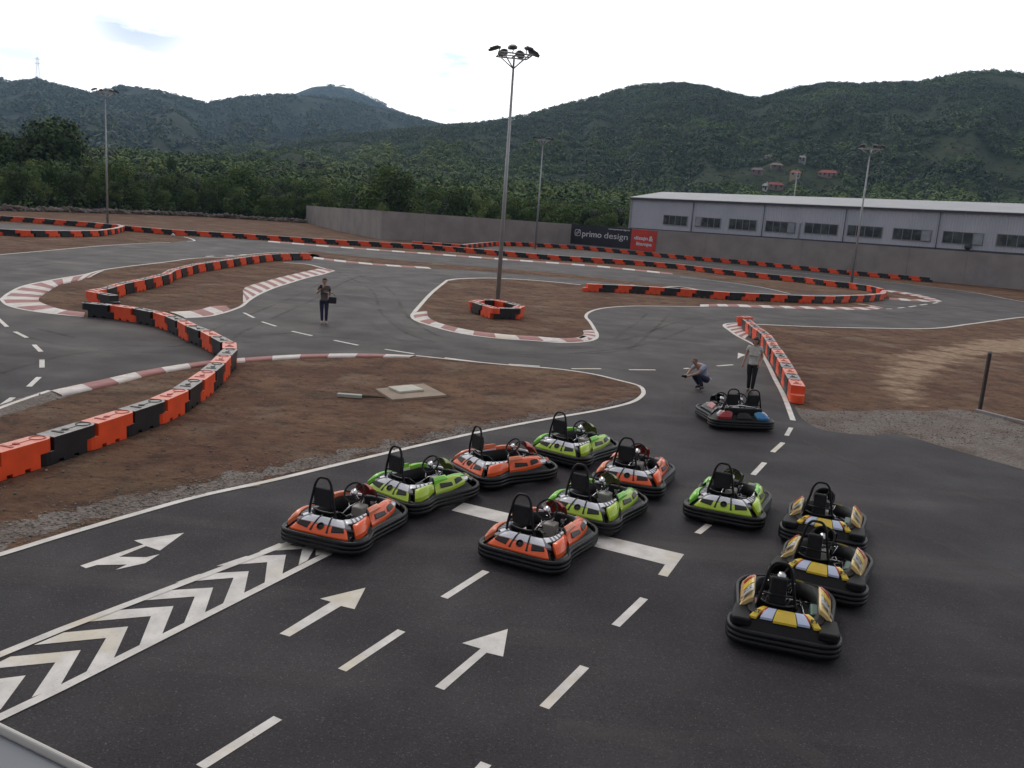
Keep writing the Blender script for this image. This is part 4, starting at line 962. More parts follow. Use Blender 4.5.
# low dry stone rubble bank along the field edge
rp = []
for px in np.arange(-80, 306, .55):
    r = edge_r(px)-1.5; a = azel(px, 200)[0]
    for _ in range(3): rp.append((r*sin(a)+random.gauss(0, .35), r*cos(a)+random.gauss(0, .35), random.uniform(0, .75)*(.6+.5*noise.noise(Vector((px*.05, 0, 0))))))
tag(rocks('rubble_bank', rp, .18, .42, mat('dusty rubble', (.15, .125, .11), .95, .4, .8)), 'low bank of grey rubble between the soil field and the wood', 'rubble bank')

# ------------------------------------------------------------ village on the hillside
def on_hill(px, py):
    d = ray(px, py); hl = hypot(d.x, d.y); a = atan2(d.x, d.y); r = 300
    while r < 1100:
        z = H+d.z/hl*r; g_ = H1.z(a, r) if r > 445 else terr(r*sin(a), r*cos(a))
        if g_ >= z: break
        r += 1
    return r*sin(a), r*cos(a), H+d.z/hl*r, r
def house(px, py, wpx, wall, roofc, label, storeys=.85):
    x, y, z, r = on_hill(px, py); wd = .82*wpx*r/885; a = atan2(x, y)
    t = empty('house', (x, y, z), -a+random.uniform(-.25, .25), label, 'house', 'houses of the hillside village')
    hw = wd/2; dp = max(5, wd*.6)/2; hh = 2.7*storeys
    WM = mat('house wall', wall, .9, .1, .5); RM = mat('tiled roof', roofc, .9, .2, 1.2)
    mb = MB(); mb.box(-hw, hw, -dp, dp, -3, hh); mb.build('wall', WM, t)
    mb = MB(); o_ = .5; V = [(-hw-o_, -dp-o_, hh-.1), (hw+o_, -dp-o_, hh-.1), (hw+o_, dp+o_, hh-.1), (-hw-o_, dp+o_, hh-.1), (-hw*.72, 0, hh+dp*.55), (hw*.72, 0, hh+dp*.55)]
    mb.add(V, [(0, 1, 5, 4), (2, 3, 4, 5), (1, 2, 5), (3, 0, 4), (3, 2, 1, 0)]); rf = mb.build('roof', RM, t)
    mb = MB(); mb.box(hw*.3, hw*.3+.7, -.3, .4, hh, hh+dp*.55+.8); mb.build('chimney', WM, rf)
    n = max(2, int(wd/2.6))
    for i in range(n):
        cx = -hw+wd*(i+.5)/n; mb = MB()
        if i == n//2: mb.box(cx-.5, cx+.5, -dp-.04, -dp+.05, 0, 2.1); mb.build('door', BARK, t)
        else: mb.box(cx-.5, cx+.5, -dp-.04, -dp+.05, 1, 2.2); mb.build('window', PANE, t)
house(828, 177, 20, (.30, .20, .17), (.30, .085, .075), 'wide pink house with red roof rightmost in the hillside village')
house(795, 177, 11, (.42, .33, .22), (.30, .13, .09), 'cream house with orange roof left of the wide pink house')
house(775, 189, 17, (.26, .20, .17), (.28, .075, .07), 'long low house with red roof lowest in the village')
house(765, 190, 4.5, (.55, .56, .55), (.35, .33, .32), 'tiny white shed left of the lowest red roofed house')
house(776, 169, 12, (.16, .13, .11), (.25, .19, .16), 'dull brown roofed house above the lowest red roofed house')
house(757, 174, 12, (.20, .16, .15), (.20, .15, .15), 'greyish pink house leftmost in the hillside village')
house(770, 160, 11, (.30, .28, .26), (.22, .16, .15), 'pale house with grey roof high at the left of the village')
house(802, 161.5, 7, (.36, .38, .37), (.27, .25, .24), 'small whitish house standing highest in the village')
# poles and pylon
x, y = [k for k in (lambda a: (250*sin(a), 250*cos(a)))(azel(795, 190)[0])]
up = empty('utility_pole', (x, y, terr(x, y)), .3, 'thin utility pole beyond the factory roof below the village', 'utility pole')
hp = next(k_ for k_ in np.arange(2, 40, .2) if proj(x, y, terr(x, y)+k_)[1] < 172.5)
mb = MB(); mb.tube([(0, 0, -1), (0, 0, hp)], [.22, .12], 8); mb.build('pole', STEEL, up); mb = MB(); mb.box(-1, 1, -.08, .08, hp-.8, hp-.6); mb.box(-.8, .8, -.08, .08, hp-1.8, hp-1.6); mb.build('crossarm', STEEL, up)
a = azel(38, 80)[0]; r = H3.R1*(1+.10*noise.noise(Vector((a*5, H3.seed, 0))))
py = empty('radio_tower', (r*sin(a), r*cos(a), H3.z(a, r)-2), .3, 'pale lattice tower on the crest of the left mountain', 'tower')
PY = mat('pale yellow tower paint', (.75, .72, .5), .6, .1, .1)
mb = MB(); ht = 44
for sxx, syy in ((1, 1), (-1, 1), (-1, -1), (1, -1)): mb.tube([(sxx*4, syy*4, 0), (sxx*1, syy*1, ht)], .17, 5)
mb.build('lattice_leg', PY, py); mb = MB()
for i in range(7):
    z0_, z1_ = ht*i/7, ht*(i+1)/7; w0, w1 = 4-3*i/7, 4-3*(i+1)/7
    for s_ in (1, -1): mb.tube([(-w0, s_*w0, z0_), (w1, s_*w1, z1_)], .09, 4); mb.tube([(w0, s_*w0, z0_), (-w1, s_*w1, z1_)], .09, 4)
for z in (ht*.72, ht*.9): mb.box(-5, 5, -.4, .4, z, z+.7)
mb.build('lattice_brace', PY, py)

# ------------------------------------------------------------ karts
# half outlines (rear centre -> front centre), x forward, y left
OUT = [(-.95, 0), (-.95, .30), (-.93, .52), (-.83, .645), (-.60, .67), (-.36, .585), (0, .60), (.28, .625), (.52, .635), (.73, .58), (.88, .45), (.96, .22), (.98, 0)]
INN = [(-.66, 0), (-.66, .17), (-.65, .27), (-.58, .345), (-.45, .385), (-.27, .40), (0, .405), (.26, .39), (.47, .35), (.63, .28), (.72, .20), (.77, .10), (.78, 0)]
def lerp_tab(T, s):
    s = min(max(s, 0), len(T)-1); i = min(int(s), len(T)-2); t = s-i
    g = lambda k: Vector(T[max(0, min(len(T)-1, k))]) if 0 <= k < len(T) else (Vector((T[1][0], -T[1][1])) if k < 0 else Vector((T[-2][0], -T[-2][1])))
    p0, p1, p2, p3 = g(i-1), g(i), g(i+1), g(i+2)
    return .5*((2*p1)+(p2-p0)*t+(2*p0-5*p1+4*p2-p3)*t*t+(3*p1-p0-3*p2+p3)*t**3)
DECKM = mat('matt black deck plastic', (.007, .007, .008), .55, .3, 9, spec=.25)
class Body:
    def __init__(s, sy=1.0, zo=.24, zi=.43, zf=.34, sc=1.0): s.sy, s.zo, s.zi, s.zf, s.sc = sy, zo, zi, zf, sc
    def S(s, u, v, lift=0):
        a = abs(u); o = lerp_tab(OUT, a); i = lerp_tab(INN, a); p = o.lerp(i, v)
        zi = s.zi+(s.zf-s.zi)*max(0, min(1, (a-7)/3)); z = s.zo+(zi-s.zo)*sin(v*pi/2)+lift
        return Vector((p.x, p.y*s.sy*(1 if u >= 0 else -1), z))
    def patch(s, name, m, parent, u0, u1, v0, v1, lift=.015, thick=.03, nu=8, nv=4, crown=0.0, v0b=None, v1b=None, side=1, oval=0.0):
        """painted panel lying on the body; v range may taper along u"""
        mb = MB(); V = []; v0b = v0 if v0b is None else v0b; v1b = v1 if v1b is None else v1b
        for i in range(nu+1):
            for j in range(nv+1):
                t = i/nu; q = j/nv; a, b = v0+(v0b-v0)*t, v1+(v1b-v1)*t
                ov = 1-oval*(1-max(.0, sin(pi*(.04+.92*t)))**.45); mid_ = (a+b)/2
                V.append(s.S((u0+(u1-u0)*t)*side, mid_+(b-a)*(q-.5)*ov, lift*(1-(1-ov)*.9)+crown*sin(pi*q)*sin(pi*min(1, max(0, t)))**.5))
        n = len(V); k = nv+1; V += [p-Vector((0, 0, thick)) for p in V]; Fs = []
        for i in range(nu):
            for j in range(nv): a = i*k+j; Fs.append((a, a+k, a+k+1, a+1)); Fs.append((n+a+1, n+a+k+1, n+a+k, n+a))
        for i in range(nu):
            a = i*k; Fs.append((a, n+a, n+a+k, a+k)); a = i*k+nv; Fs.append((a+k, n+a+k, n+a, a))
        for j in range(nv):
            a = j; Fs.append((a+1, n+a+1, n+a, a)); a = nu*k+j; Fs.append((a, n+a, n+a+1, a+1))
        if side*(1 if u1 > u0 else -1) < 0: Fs = [f[::-1] for f in Fs]
        mb.add(V, Fs, 0, False); o = mb.build(name, m, parent)
        me = o.data; bm = bmesh.new(); bm.from_mesh(me); bmesh.ops.recalc_face_normals(bm, faces=bm.faces); bm.to_mesh(me); bm.free()
        return o
    def ring(s, parent, m, m2, off=.0):
        pts = [lerp_tab(OUT, k/4) for k in range(0, 49)]
        P = [Vector((p.x, p.y*s.sy)) for p in pts]; P += [Vector((p.x, -p.y)) for p in P[1:-1][::-1]]
        prof = [(-.018, .215), (-.012, .262), (.004, .272), (.026, .268), (.040, .250), (.042, .222), (.032, .212), (.032, .200), (.044, .192), (.046, .160), (.034, .150), (.034, .138), (.044, .130), (.042, .09), (.020, .06), (-.018, .055)]
        V = []; K = len(P); n = len(prof)
        for i, p in enumerate(P):
            t = (P[(i+1) % K]-P[i-1]).normalized(); nr = Vector((-t.y, t.x))   # outward for this winding? fixed below
            if nr.dot(p) < 0 and abs(p.x)+abs(p.y) > .2: nr = -nr
            for (o_, z) in prof: V.append((p.x+nr.x*(o_+off), p.y+nr.y*(o_+off), z))
        Fs = [(i*n+j, ((i+1) % K)*n+j, ((i+1) % K)*n+(j+1) % n, i*n+(j+1) % n) for i in range(K) for j in range(n)]
        mb = MB(); mb.add(V, Fs, 0, True); o = mb.build('bumper', m, parent)
        bm = bmesh.new(); bm.from_mesh(o.data); bmesh.ops.recalc_face_normals(bm, faces=bm.faces); bm.to_mesh(o.data); bm.free()
        return o
    def deck(s, parent, m, holes):
        V = []; nu, nv = 96, 6
        for i in range(nu):
            u = -12+24*i/nu
            for j in range(nv+1): V.append(s.S(u if abs(u) <= 12 else 12, j/nv, 0))
            V.append(s.S(u, 1, 0)-Vector((0, 0, .2)))
        k = nv+2; Fs = []
        for i in range(nu):
            uc = abs(-12+24*(i+.5)/nu)
            for j in range(nv+1):
                vc = (j+.5)/nv
                if any(a <= uc <= b and c <= vc <= d for a, b, c, d in holes): continue
                Fs.append((i*k+j, ((i+1) % nu)*k+j, ((i+1) % nu)*k+j+1, i*k+j+1))
        mb = MB(); mb.add(V, Fs, 0, True); return mb.build('inner_deck', DECKM, parent)
def wheel(parent, x, y, r, w, sy=1):
    mb = MB(); s = 1 if y > 0 else -1
    prof = [(r*.62, -w/2), (r*.9, -w/2), (r, -w*.38), (r, w*.38), (r*.9, w/2), (r*.62, w/2)]
    V = []; n = 20
    for k in range(n):
        a = 2*pi*k/n
        for (q, t) in prof: V.append((x+q*cos(a), y+t, r+.004+q*sin(a)))
    P_ = len(prof); mb.add(V, [(k*P_+j, k*P_+(j+1) % P_, ((k+1) % n)*P_+(j+1) % P_, ((k+1) % n)*P_+j) for k in range(n) for j in range(P_)], 0, True)
    o = mb.build('wheel', RUBBER, parent); mb = MB(); mb.cyl((x, y, r+.004), r*.6, w*.8, 16, 'y'); mb.cyl((x, y, r+.004), r*.2, w*1.1, 10, 'y'); mb.build('rim', ALU, o)
SEATM = mat('black seat shell', (.008, .008, .009), .32, .3, 10, spec=.4)
PADM = mat('black seat padding', (.009, .0085, .010), .85, .3, 14, .3, 40)
WPAN = mat('silver white body plastic', (.78, .79, .84), .2, .06, 3, coat=.3)
GREYP = mat('grey body plastic', (.20, .20, .22), .35, .15, 5)
TANK = mat('milky fuel tank', (.45, .44, .40), .4, .1, 4)
GRNB = mat('dark green engine cover', (.012, .07, .045), .4, .2, 6); REDB = mat('dark red engine cover', (.20, .02, .02), .4, .2, 6)
INKM = mat('black print', (.015, .015, .018), .5, .1, 5); GOLD = mat('brass fitting', (.55, .42, .2), .3, .1, 9, metal=1)
def seat(parent, y0=0.0, z0=0.0, sc=1.0):
    mb = MB(); V = []; prof = [(-.60, .50), (-.585, .42), (-.55, .31), (-.49, .20), (-.40, .12), (-.22, .10), (-.06, .14), (.02, .19)]
    nv = 10
    for i, (x, z) in enumerate(prof):
        t = i/(len(prof)-1); wd = (.19+.06*sin(pi*min(1, t*1.4)))*sc; lip = .20*sin(pi*min(.95, t+.05))
        for j in range(nv+1):
            a = -1+2*j/nv; V.append((x+.10*abs(a)**3*sin(pi*t), y0+a*wd, z+lip*abs(a)**3*.9))
    k = nv+1; n = len(V); Fs = [(i*k+j, (i+1)*k+j, (i+1)*k+j+1, i*k+j+1) for i in range(len(prof)-1) for j in range(nv)]
    V2 = [(p[0]-.014, p[1]*1.0, p[2]-.02) for p in V]; Fs += [(n+a, n+d, n+c, n+b) for a, b, c, d in Fs]
    mb.add(V+V2, Fs, 0, True)
    rim = [V[j] for j in range(k)]+[V[i*k+nv] for i in range(1, len(prof))]+[V[(len(prof)-1)*k+j] for j in range(nv-1, -1, -1)]+[V[i*k] for i in range(len(prof)-2, 0, -1)]
    mb.tube(rim, .014, 6, 0, closed=True); return mb.build('seat', SEATM, parent)
def hoop(parent, y0=0.0, pad=True, top=1.05, x0=0.0):
    mb = MB(); P_ = [(-.60, .25, .30), (-.66, .215, .55), (-.66, .165, .80), (-.645, .125, .97), (-.64, .07, top-.01), (-.64, 0, top)]
    P_ = [(p[0]+x0, y0+p[1], p[2]) for p in P_]+[(p[0]+x0, y0-p[1], p[2]) for p in P_[:-1][::-1]]
    mb.tube(catmull(P_, n=5), .020, 8); mb.tube([(-.64+x0, y0-.20, .62), (-.64+x0, y0+.20, .62)], .013, 6); o = mb.build('roll_hoop', BPLAST, parent)
    if pad:
        mb = MB(); V = [(-.14, .60), (.14, .60), (.165, .80), (.135, .885), (-.135, .885), (-.165, .80)]
        Mx = Matrix.Translation((-.62+x0, y0, 0)) @ Matrix(((0, 0, 1, 0), (1, 0, 0, 0), (0, 1, 0, 0), (0, 0, 0, 1)))
        mb.prism(V, -.045, .035, 0, Mx); mb.build('headrest_pad', PADM, parent, .02, 2)
    return o
def controls(parent, C, y0=0.0, fair=True):
    Mx = Matrix.Translation((.17, y0, .60)) @ Matrix.Rotation(radians(-52), 4, 'Y')
    mb = MB(); mb.tube([(.165*cos(2*pi*k/28), .165*sin(2*pi*k/28), 0) for k in range(28)], .016, 8, 0, closed=True, M=Mx)
    for a in (90, 210, 330): mb.tube([(0, 0, -.02), (.16*cos(radians(a)), .16*sin(radians(a)), 0)], .013, 6, M=Mx)
    sw = mb.build('steering_wheel', PADM, parent)
    mb = MB(); mb.cyl((0, 0, 0), .055, .03, 14, M=Mx); mb.tube([Mx @ Vector((0, 0, -.02)), (.55, y0, .17)], .013, 8); mb.build('steering_column', CHROME, parent)
    if fair:
        mb = MB(); V = []; nu, nv = 6, 6
        for i in range(nu+1):
            t = i/nu; x = .40+.30*t; z = .665-.02*t-.22*t*t; wd = .15-.02*t+.03*sin(pi*t)
            for j in range(nv+1): a = -1+2*j/nv; V.append((x+.05*(1-a*a), y0+a*wd, z-.05*a*a))
        k = nv+1; n = len(V); Fs = [(i*k+j, (i+1)*k+j, (i+1)*k+j+1, i*k+j+1) for i in range(nu) for j in range(nv)]
        mb.add(V+[(p[0]-.004, p[1], p[2]-.015) for p in V], Fs+[(n+a, n+d, n+c, n+b) for a, b, c, d in Fs], 0, True); mb.build('front_fairing', C, parent)
    for s_ in (-1, 1):
        mb = MB(); mb.tube([(.62, y0+s_*.13, .10), (.58, y0+s_*.13, .26), (.56, y0+s_*.13, .33)], .011, 6); mb.box(.535, .56, y0+s_*.13-.035, y0+s_*.13+.035, .30, .36); mb.build('pedal', CHROME, parent)
    mb = MB(); mb.box(.26, .48, y0-.10, y0+.10, .10, .33); mb.build('fuel_tank', TANK, parent, .025, 2)
def chassis(parent, b, eng=1):
    sy = b.sy
    mb = MB(); mb.prism([(-.80, -.38*sy), (-.2, -.42*sy), (.45, -.36*sy), (.82, -.24*sy), (.82, .24*sy), (.45, .36*sy), (-.2, .42*sy), (-.80, .38*sy)], .06, .085); mb.build('floor_pan', BPLAST, parent)
    mb = MB()
    for s_ in (-1, 1):
        mb.tube(catmull([(-.85, s_*.26*sy, .12), (-.3, s_*.30*sy, .12), (.3, s_*.26*sy, .12), (.8, s_*.2*sy, .12)], n=3), .017, 6)
    mb.tube([(-.62, -.6*sy, .144), (-.62, .6*sy, .144)], .022, 8); mb.tube([(.55, -.5*sy, .134), (.55, .5*sy, .134)], .015, 6); mb.build('frame', CHROME, parent)
    r_ = random.Random(5)
    mb = MB()
    for k in range(9):   # cables, linkages and fittings between the driver's legs
        y = r_.uniform(-.16, .16); x = r_.uniform(.05, .5); z = r_.uniform(.14, .34)
        mb.tube([(x, y, z), (x+r_.uniform(.04, .14), y+r_.uniform(-.08, .08), z+r_.uniform(-.05, .12)), (x+r_.uniform(.1, .2), y+r_.uniform(-.1, .1), z)], .009, 5)
    mb.tube([(-.1, .22, .18), (.3, .2, .3), (.5, .1, .36)], .010, 6); mb.build('linkage', CHROME, parent)
def ntext(txt, size, m, parent, P, X, Y, name='number'):
    X = X.normalized(); Zv = X.cross(Y).normalized(); Y = Zv.cross(X)
    Mx = Matrix(((X.x, Y.x, Zv.x, P.x), (X.y, Y.y, Zv.y, P.y), (X.z, Y.z, Zv.z, P.z), (0, 0, 0, 1)))
    return text_part(txt, size, m, parent, lambda wd: Mx @ Matrix.Translation((-wd/2, -size*.36, 0)), name, .004, .001)
def surf_text(b, txt, size, m, parent, u, v, lift, side, flip=1):
    p = b.S(u*side, v, lift); du = b.S((u+.2)*side, v, lift)-b.S((u-.2)*side, v, lift); dv = b.S(u*side, min(1, v+.05), lift)-b.S(u*side, v-.05, lift)
    if side > 0: X, Y = -du, dv
    else: X, Y = du, dv
    return ntext(txt, size, m, parent, p+X.cross(Y).normalized()*.012, X, Y)
def hole_disc(b, parent, u, v, r, lift):
    p = b.S(u, v, lift); n = (b.S(u+.15, v)-b.S(u-.15, v)).cross(b.S(u, v+.06)-b.S(u, v-.06)).normalized()
    if n.z < 0: n = -n
    mb = MB(); mb.tube([p-n*.03, p+n*.008], r, 16); ring_ = []
    x = n.cross(Vector((0, 0, 1))).normalized(); y = n.cross(x)
    mb.tube([p+n*.010+x*(r*1.02*cos(2*pi*k/16))+y*(r*1.02*sin(2*pi*k/16)) for k in range(16)], .008, 6, 0, closed=True)
    return mb.build('exhaust_port', SEATM, parent)
def make_gt(C, CL, label, fairC):
    """rental kart with ribbed bumper and painted cowl"""
    t = empty('go_kart', (0, 0, 0), 0, label, 'go-kart', 'karts parked on the paddock apron'); b = Body()
    b.ring(t, BPLAST, None); b.deck(t, BPLAST, [(2.3, 3.9, 0, .45), (8.3, 10.1, 0, .5)]); chassis(t, b)
    cw = b.patch('rear_cowl', C, t, -2.0, 2.0, .10, .50, .02, nu=14, crown=.03)
    b.patch('cowl_panel', WPAN, t, -1.9, 1.9, .51, .99, .03, nu=14, crown=.02)
    hole_disc(b, cw, 0, .33, .05, .05)
    for s_ in (-1, 1): b.patch('cowl_rib', SEATM, cw, .42, .52, .12, .97, .052, .01, nu=1, nv=6, side=s_); b.patch('cowl_edge', GREYP, t, 1.92, 2.5, .45, 1.0, .035, nu=3, side=s_)
    for s_ in (-1, 1):
        o = b.patch('vent', SEATM, cw, .72, 1.70, .17, .42, .055, .01, side=s_, v0b=.26, v1b=.40)
        st = b.patch('side_stripe', WPAN, t, 2.1, 6.1, .66, 1.0, .04, nu=14, side=s_, v0b=.80)
        for k_ in range(4): b.patch('stripe_line', GREYP, st, 2.9+k_*.55, 3.05+k_*.55, .70+k_*.02, .99, .052, .01, nu=1, side=s_)
        b.patch('side_seam', SEATM, t, 2.3, 5.6, .60, .655, .05, .03, nu=8, nv=1, side=s_, v0b=.74, v1b=.79)
        b.patch('fender_panel', CL if s_ > 0 else C, t, 2.75, 5.05, .10, .58, .07, .07, nu=12, nv=6, side=s_, crown=.045, v0b=.28, v1b=.70, oval=.25)  # left fender gets the lighter tone: sheen painted into its colour
        sd = b.patch('side_pod', C, t, 5.15, 7.9, .08, .92, .05, .08, nu=14, nv=7, side=s_, crown=.06, v0b=.34, oval=.35)
        b.patch('air_scoop', CL, sd, 5.1, 6.1, .52, .86, .13, .07, nu=5, side=s_, crown=.02)
        b.patch('scoop_mouth', SEATM, sd, 4.98, 5.12, .54, .84, .125, .05, nu=1, nv=1, side=s_)
        b.patch('vent', SEATM, sd, 5.5, 6.35, .18, .42, .098, .012, nu=3, side=s_, v1b=.34)
        b.patch('vent', SEATM, sd, 6.65, 7.4, .20, .52, .10, .012, nu=3, side=s_, v0b=.34)
        tg = b.patch('front_wing', WPAN, t, 7.7, 10.3, .50, 1.0, .035, nu=8, side=s_, crown=.015, v1b=.9)
        b.patch('wing_edge', C, t, 9.0, 10.6, .52, .70, .05, nu=5, side=s_)
        b.patch('front_panel', CL, t, 6.2, 8.3, .70, 1.0, .075, .05, nu=6, side=s_, crown=.02)
        surf_text(b, 'RT', .14, INKM, tg, 8.75, .76, .052, s_)
    for s_ in (-1, 1): b.patch('side_shelf', SEATM, t, 2.5, 5.0, .0, .10, .02, .03, nu=8, nv=2, side=s_); b.patch('pod_edge', SEATM, t, 5.0, 8.0, .0, .09, .03, .04, nu=8, nv=2, side=s_); b.patch('headlight', SEATM, t, 8.6, 9.8, .30, .50, .05, .03, nu=4, nv=2, side=s_)
    b.patch('nose_panel', GREYP, t, 10.4, 12, .15, .9, .02, side=1); b.patch('nose_panel', GREYP, t, 10.4, 12, .15, .9, .02, side=-1)
    seat(t, .09); hoop(t, .10); controls(t, fairC, .05)
    mb = MB(); mb.box(-.45, -.08, -.50, -.30, .12, .36); mb.build('engine', GREYP, t, .02)
    mb = MB(); mb.cyl((-.60, -.30, .30), .05, .26, 12, 'y'); mb.build('exhaust', ALU, t)
    for x, y, r, w_ in ((-.62, .53, .14, .20), (-.62, -.53, .14, .20), (.60, .46, .13, .13), (.60, -.46, .13, .13)): wheel(t, x, y, r, w_)
    return t
YEL = mat('yellow body plastic', (.74, .52, .05), .3, .08, 3, coat=.3); CRM = mat('cream body plastic', (.78, .60, .26), .3, .25, 2.2, coat=.3, alt=(.72, .36, .16), altmix=(.48, .74))
LBL = mat('pale blue body plastic', (.55, .62, .80), .3, .08, 3, coat=.3); REDP = mat('red body plastic', (.50, .03, .025), .3, .1, 3, coat=.3)
def make_sport(label, num):
    t = empty('sport_kart', (0, 0, 0), 0, label, 'go-kart', 'yellow karts lined up at the right'); b = Body(.98, .22, .43, .33)
    b.ring(t, BPLAST, None); b.deck(t, BPLAST, [(2.2, 4.1, 0, .62), (7.9, 10.6, 0, .72)]); chassis(t, b)
    for s_ in (-1, 1):
        b.patch('rear_panel', YEL, t, 1.58, 2.15, .42, 1.04, .05, .03, nu=3, side=s_); b.patch('rear_panel', REDP, t, 1.36, 1.54, .5, 1.0, .052, .03, nu=2, side=s_, v0b=.8)
        b.patch('rear_panel', LBL, t, .62, 1.33, .46, .99, .05, .03, nu=4, side=s_)
        cv = MB(); cv.prism([(-.90, s_*.40), (-.90, s_*.62), (-.82, s_*.655), (-.45, s_*.63), (-.45, s_*.40)][::s_], .27, .385); cv.build('wheel_cover', DECKM, t, .03, 3)
        pod = b.patch('side_pod', CRM, t, 4.15, 7.5, .06, 1.0, .075, .09, nu=16, nv=7, side=s_, crown=.055, v0b=.10, v1b=.92, oval=.38)
        b.patch('pod_stripe', YEL, pod, 5.6, 6.1, .2, .85, .142, .01, nu=4, side=s_); b.patch('pod_stripe', REDP, pod, 6.3, 6.55, .22, .85, .14, .01, nu=2, side=s_)
        pl = b.patch('number_plate', mat('plate white', (.6, .6, .58), .4, .05, 3), pod, 4.4, 5.4, .24, .86, .148, .02, nu=3, side=s_)
        surf_text(b, num, .17, INKM, pl, 4.9, .55, .156, s_)
        b.patch('front_stripe', YEL, t, 10.7, 11.5, .15, .5, .02, nu=4, side=s_)
    b.patch('rear_panel', YEL, t, -.56, .56, .40, .98, .05, .03, nu=6)
    for s_ in (-1, 1): surf_text(b, 'RT', .07, INKM, t, 1.84, .62, .055, s_)
    seat(t, .10, sc=.95); hoop(t, .12, pad=False, x0=.09)
    Mx = Matrix.Translation((-.50, .12, 0)) @ Matrix(((0, 0, 1, 0), (1, 0, 0, 0), (0, 1, 0, 0), (0, 0, 0, 1)))
    mb = MB(); mb.prism([(-.11, .46), (.11, .46), (.10, .84), (-.10, .84)], -.04, .05, 0, Mx); mb.build('headrest_pad', PADM, t, .025, 2)
    controls(t, BPLAST, .08)
    mb = MB(); mb.box(-.42, -.06, -.52, -.30, .12, .40); mb.build('engine', GRNB, t, .03); mb = MB(); mb.box(-.40, -.15, .33, .48, .12, .38); mb.build('battery_box', REDB, t, .03)
    for x, y, r, w_ in ((-.64, .52, .14, .21), (-.64, -.52, .14, .21), (.62, .47, .135, .14), (.62, -.47, .135, .14)): wheel(t, x, y, r, w_)
    return t
def make_two():
    t = empty('two_seat_kart', (0, 0, 0), 0, 'black two seat kart with red left pod and blue right pod before the standing woman', 'go-kart', None); b = Body(1.22, .24, .42, .34)
    b.ring(t, BPLAST, None); b.deck(t, BPLAST, [(8.3, 10.1, 0, .5)]); chassis(t, b)
    RD = mat('deep red body plastic', (.32, .018, .024), .3, .15, 3, coat=.3); BL_ = mat('blue body plastic', (.03, .19, .44), .3, .3, 3, coat=.3, alt=(.12, .40, .58), altmix=(.4, .6)); WH = mat('white body plastic', (.6, .6, .62), .3, .05, 3, coat=.2)
    for s_, m_ in ((1, RD), (-1, BL_)):
        b.patch('rear_fender', m_, t, 1.05, 2.75, .16, .97, .055, .05, nu=10, nv=6, side=s_, crown=.05, oval=.2); b.patch('rear_corner', WH, t, 2.8, 3.3, .35, .75, .05, .05, nu=5, side=s_, crown=.03)
        sd = b.patch('side_pod', SEATM, t, 4.5, 7.5, .12, .85, .05, .08, nu=8, side=s_, crown=.04); b.patch('pod_stripe', m_, sd, 5.2, 6.4, .25, .75, .10, .01, nu=3, side=s_)
        b.patch('front_wing', WH, t, 8.0, 9.9, .6, .95, .03, nu=6, side=s_)
        seat(t, .24*s_); hoop(t, .27*s_, pad=True, top=1.02)
    b.patch('rear_cowl', SEATM, t, -.55, .55, .15, .8, .04, nu=6, crown=.05)
    controls(t, BPLAST, .26, True); controls(t, BPLAST, -.26, False)
    mb = MB(); mb.box(-.78, -.66, -.5, .5, .36, .56); mb.build('engine_cover', SEATM, t, .03); mb = MB(); mb.tube([(-.72, -.3, .58), (-.72, .1, .62), (-.70, .35, .58)], .02, 8); mb.build('grab_rail', CHROME, t)
    for x, y, r, w_ in ((-.62, .66, .14, .20), (-.62, -.66, .14, .20), (.60, .58, .13, .13), (.60, -.58, .13, .13)): wheel(t, x, y, r, w_)
    return t
OG = mat('orange body plastic', (.85, .115, .022), .28, .08, 3, coat=.35); OGL = mat('lightened orange body plastic', (.86, .24, .12), .28, .08, 3, coat=.35)
GR = mat('lime body plastic', (.42, .60, .04), .28, .08, 3, coat=.35); GRL = mat('bright green body plastic', (.24, .68, .07), .28, .08, 3, coat=.35); OLV = mat('olive fairing plastic', (.22, .26, .06), .35, .1, 3, coat=.2); RDF = mat('red fairing plastic', (.42, .05, .03), .35, .1, 3, coat=.2)
gt_o = make_gt(OG, OGL, 'orange kart standing on the tip of the white chevrons', RDF)
gt_g = make_gt(GR, GRL, 'green kart', OLV)
def setk(o, hx, hy, yaw, label, hz_=1.05, x0=-.60, y0=.13):
    h = G(hx, hy, hz_); a = radians(yaw); o.location = (h.x-x0*cos(a)+y0*sin(a), h.y-x0*sin(a)-y0*cos(a), .012); o.rotation_euler = (0, 0, a); o['label'] = label; return o
setk(gt_o, 323.7, 477.5, 70, 'orange kart standing on the tip of the white chevron hatching')
setk(copy_tree(gt_o), 522.7, 494.3, 64, 'orange kart nearest the camera, on the thick white start line')
setk(copy_tree(gt_o), 479, 426.6, 36, 'orange kart between two green karts nearest the soil island')
setk(copy_tree(gt_o), 626.7, 437.8, 70, 'rightmost orange kart, at the back of the start group')
setk(gt_g, 397, 446.4, 52, 'lime green kart leftmost of the green ones, at the start line end')
setk(copy_tree(gt_g), 560.5, 412.4, 56, 'lime green kart farthest back in the start group, close to the edge line')
setk(copy_tree(gt_g), 580.5, 464.5, 60, 'lime green kart in the middle of the start group behind the nearest orange kart')
setk(copy_tree(gt_g), 723, 463.3, 68, 'lime green kart standing alone between the start group and the yellow karts')
sp_n = make_sport('yellow kart', '62'); setk(sp_n, 782, 564, 73, 'nearest yellow and black kart, number 62, at the front of the yellow row', 1.05, -.55, .12)
setk(make_sport('yellow kart', '21'), 817.4, 522.3, 64, 'middle yellow and black kart, number 21, between the two other yellow karts', 1.05, -.55, .12)
setk(make_sport('yellow kart', '20'), 822.5, 483.4, 68, 'rearmost yellow and black kart, number 20, at the far end of the yellow row', 1.05, -.55, .12)
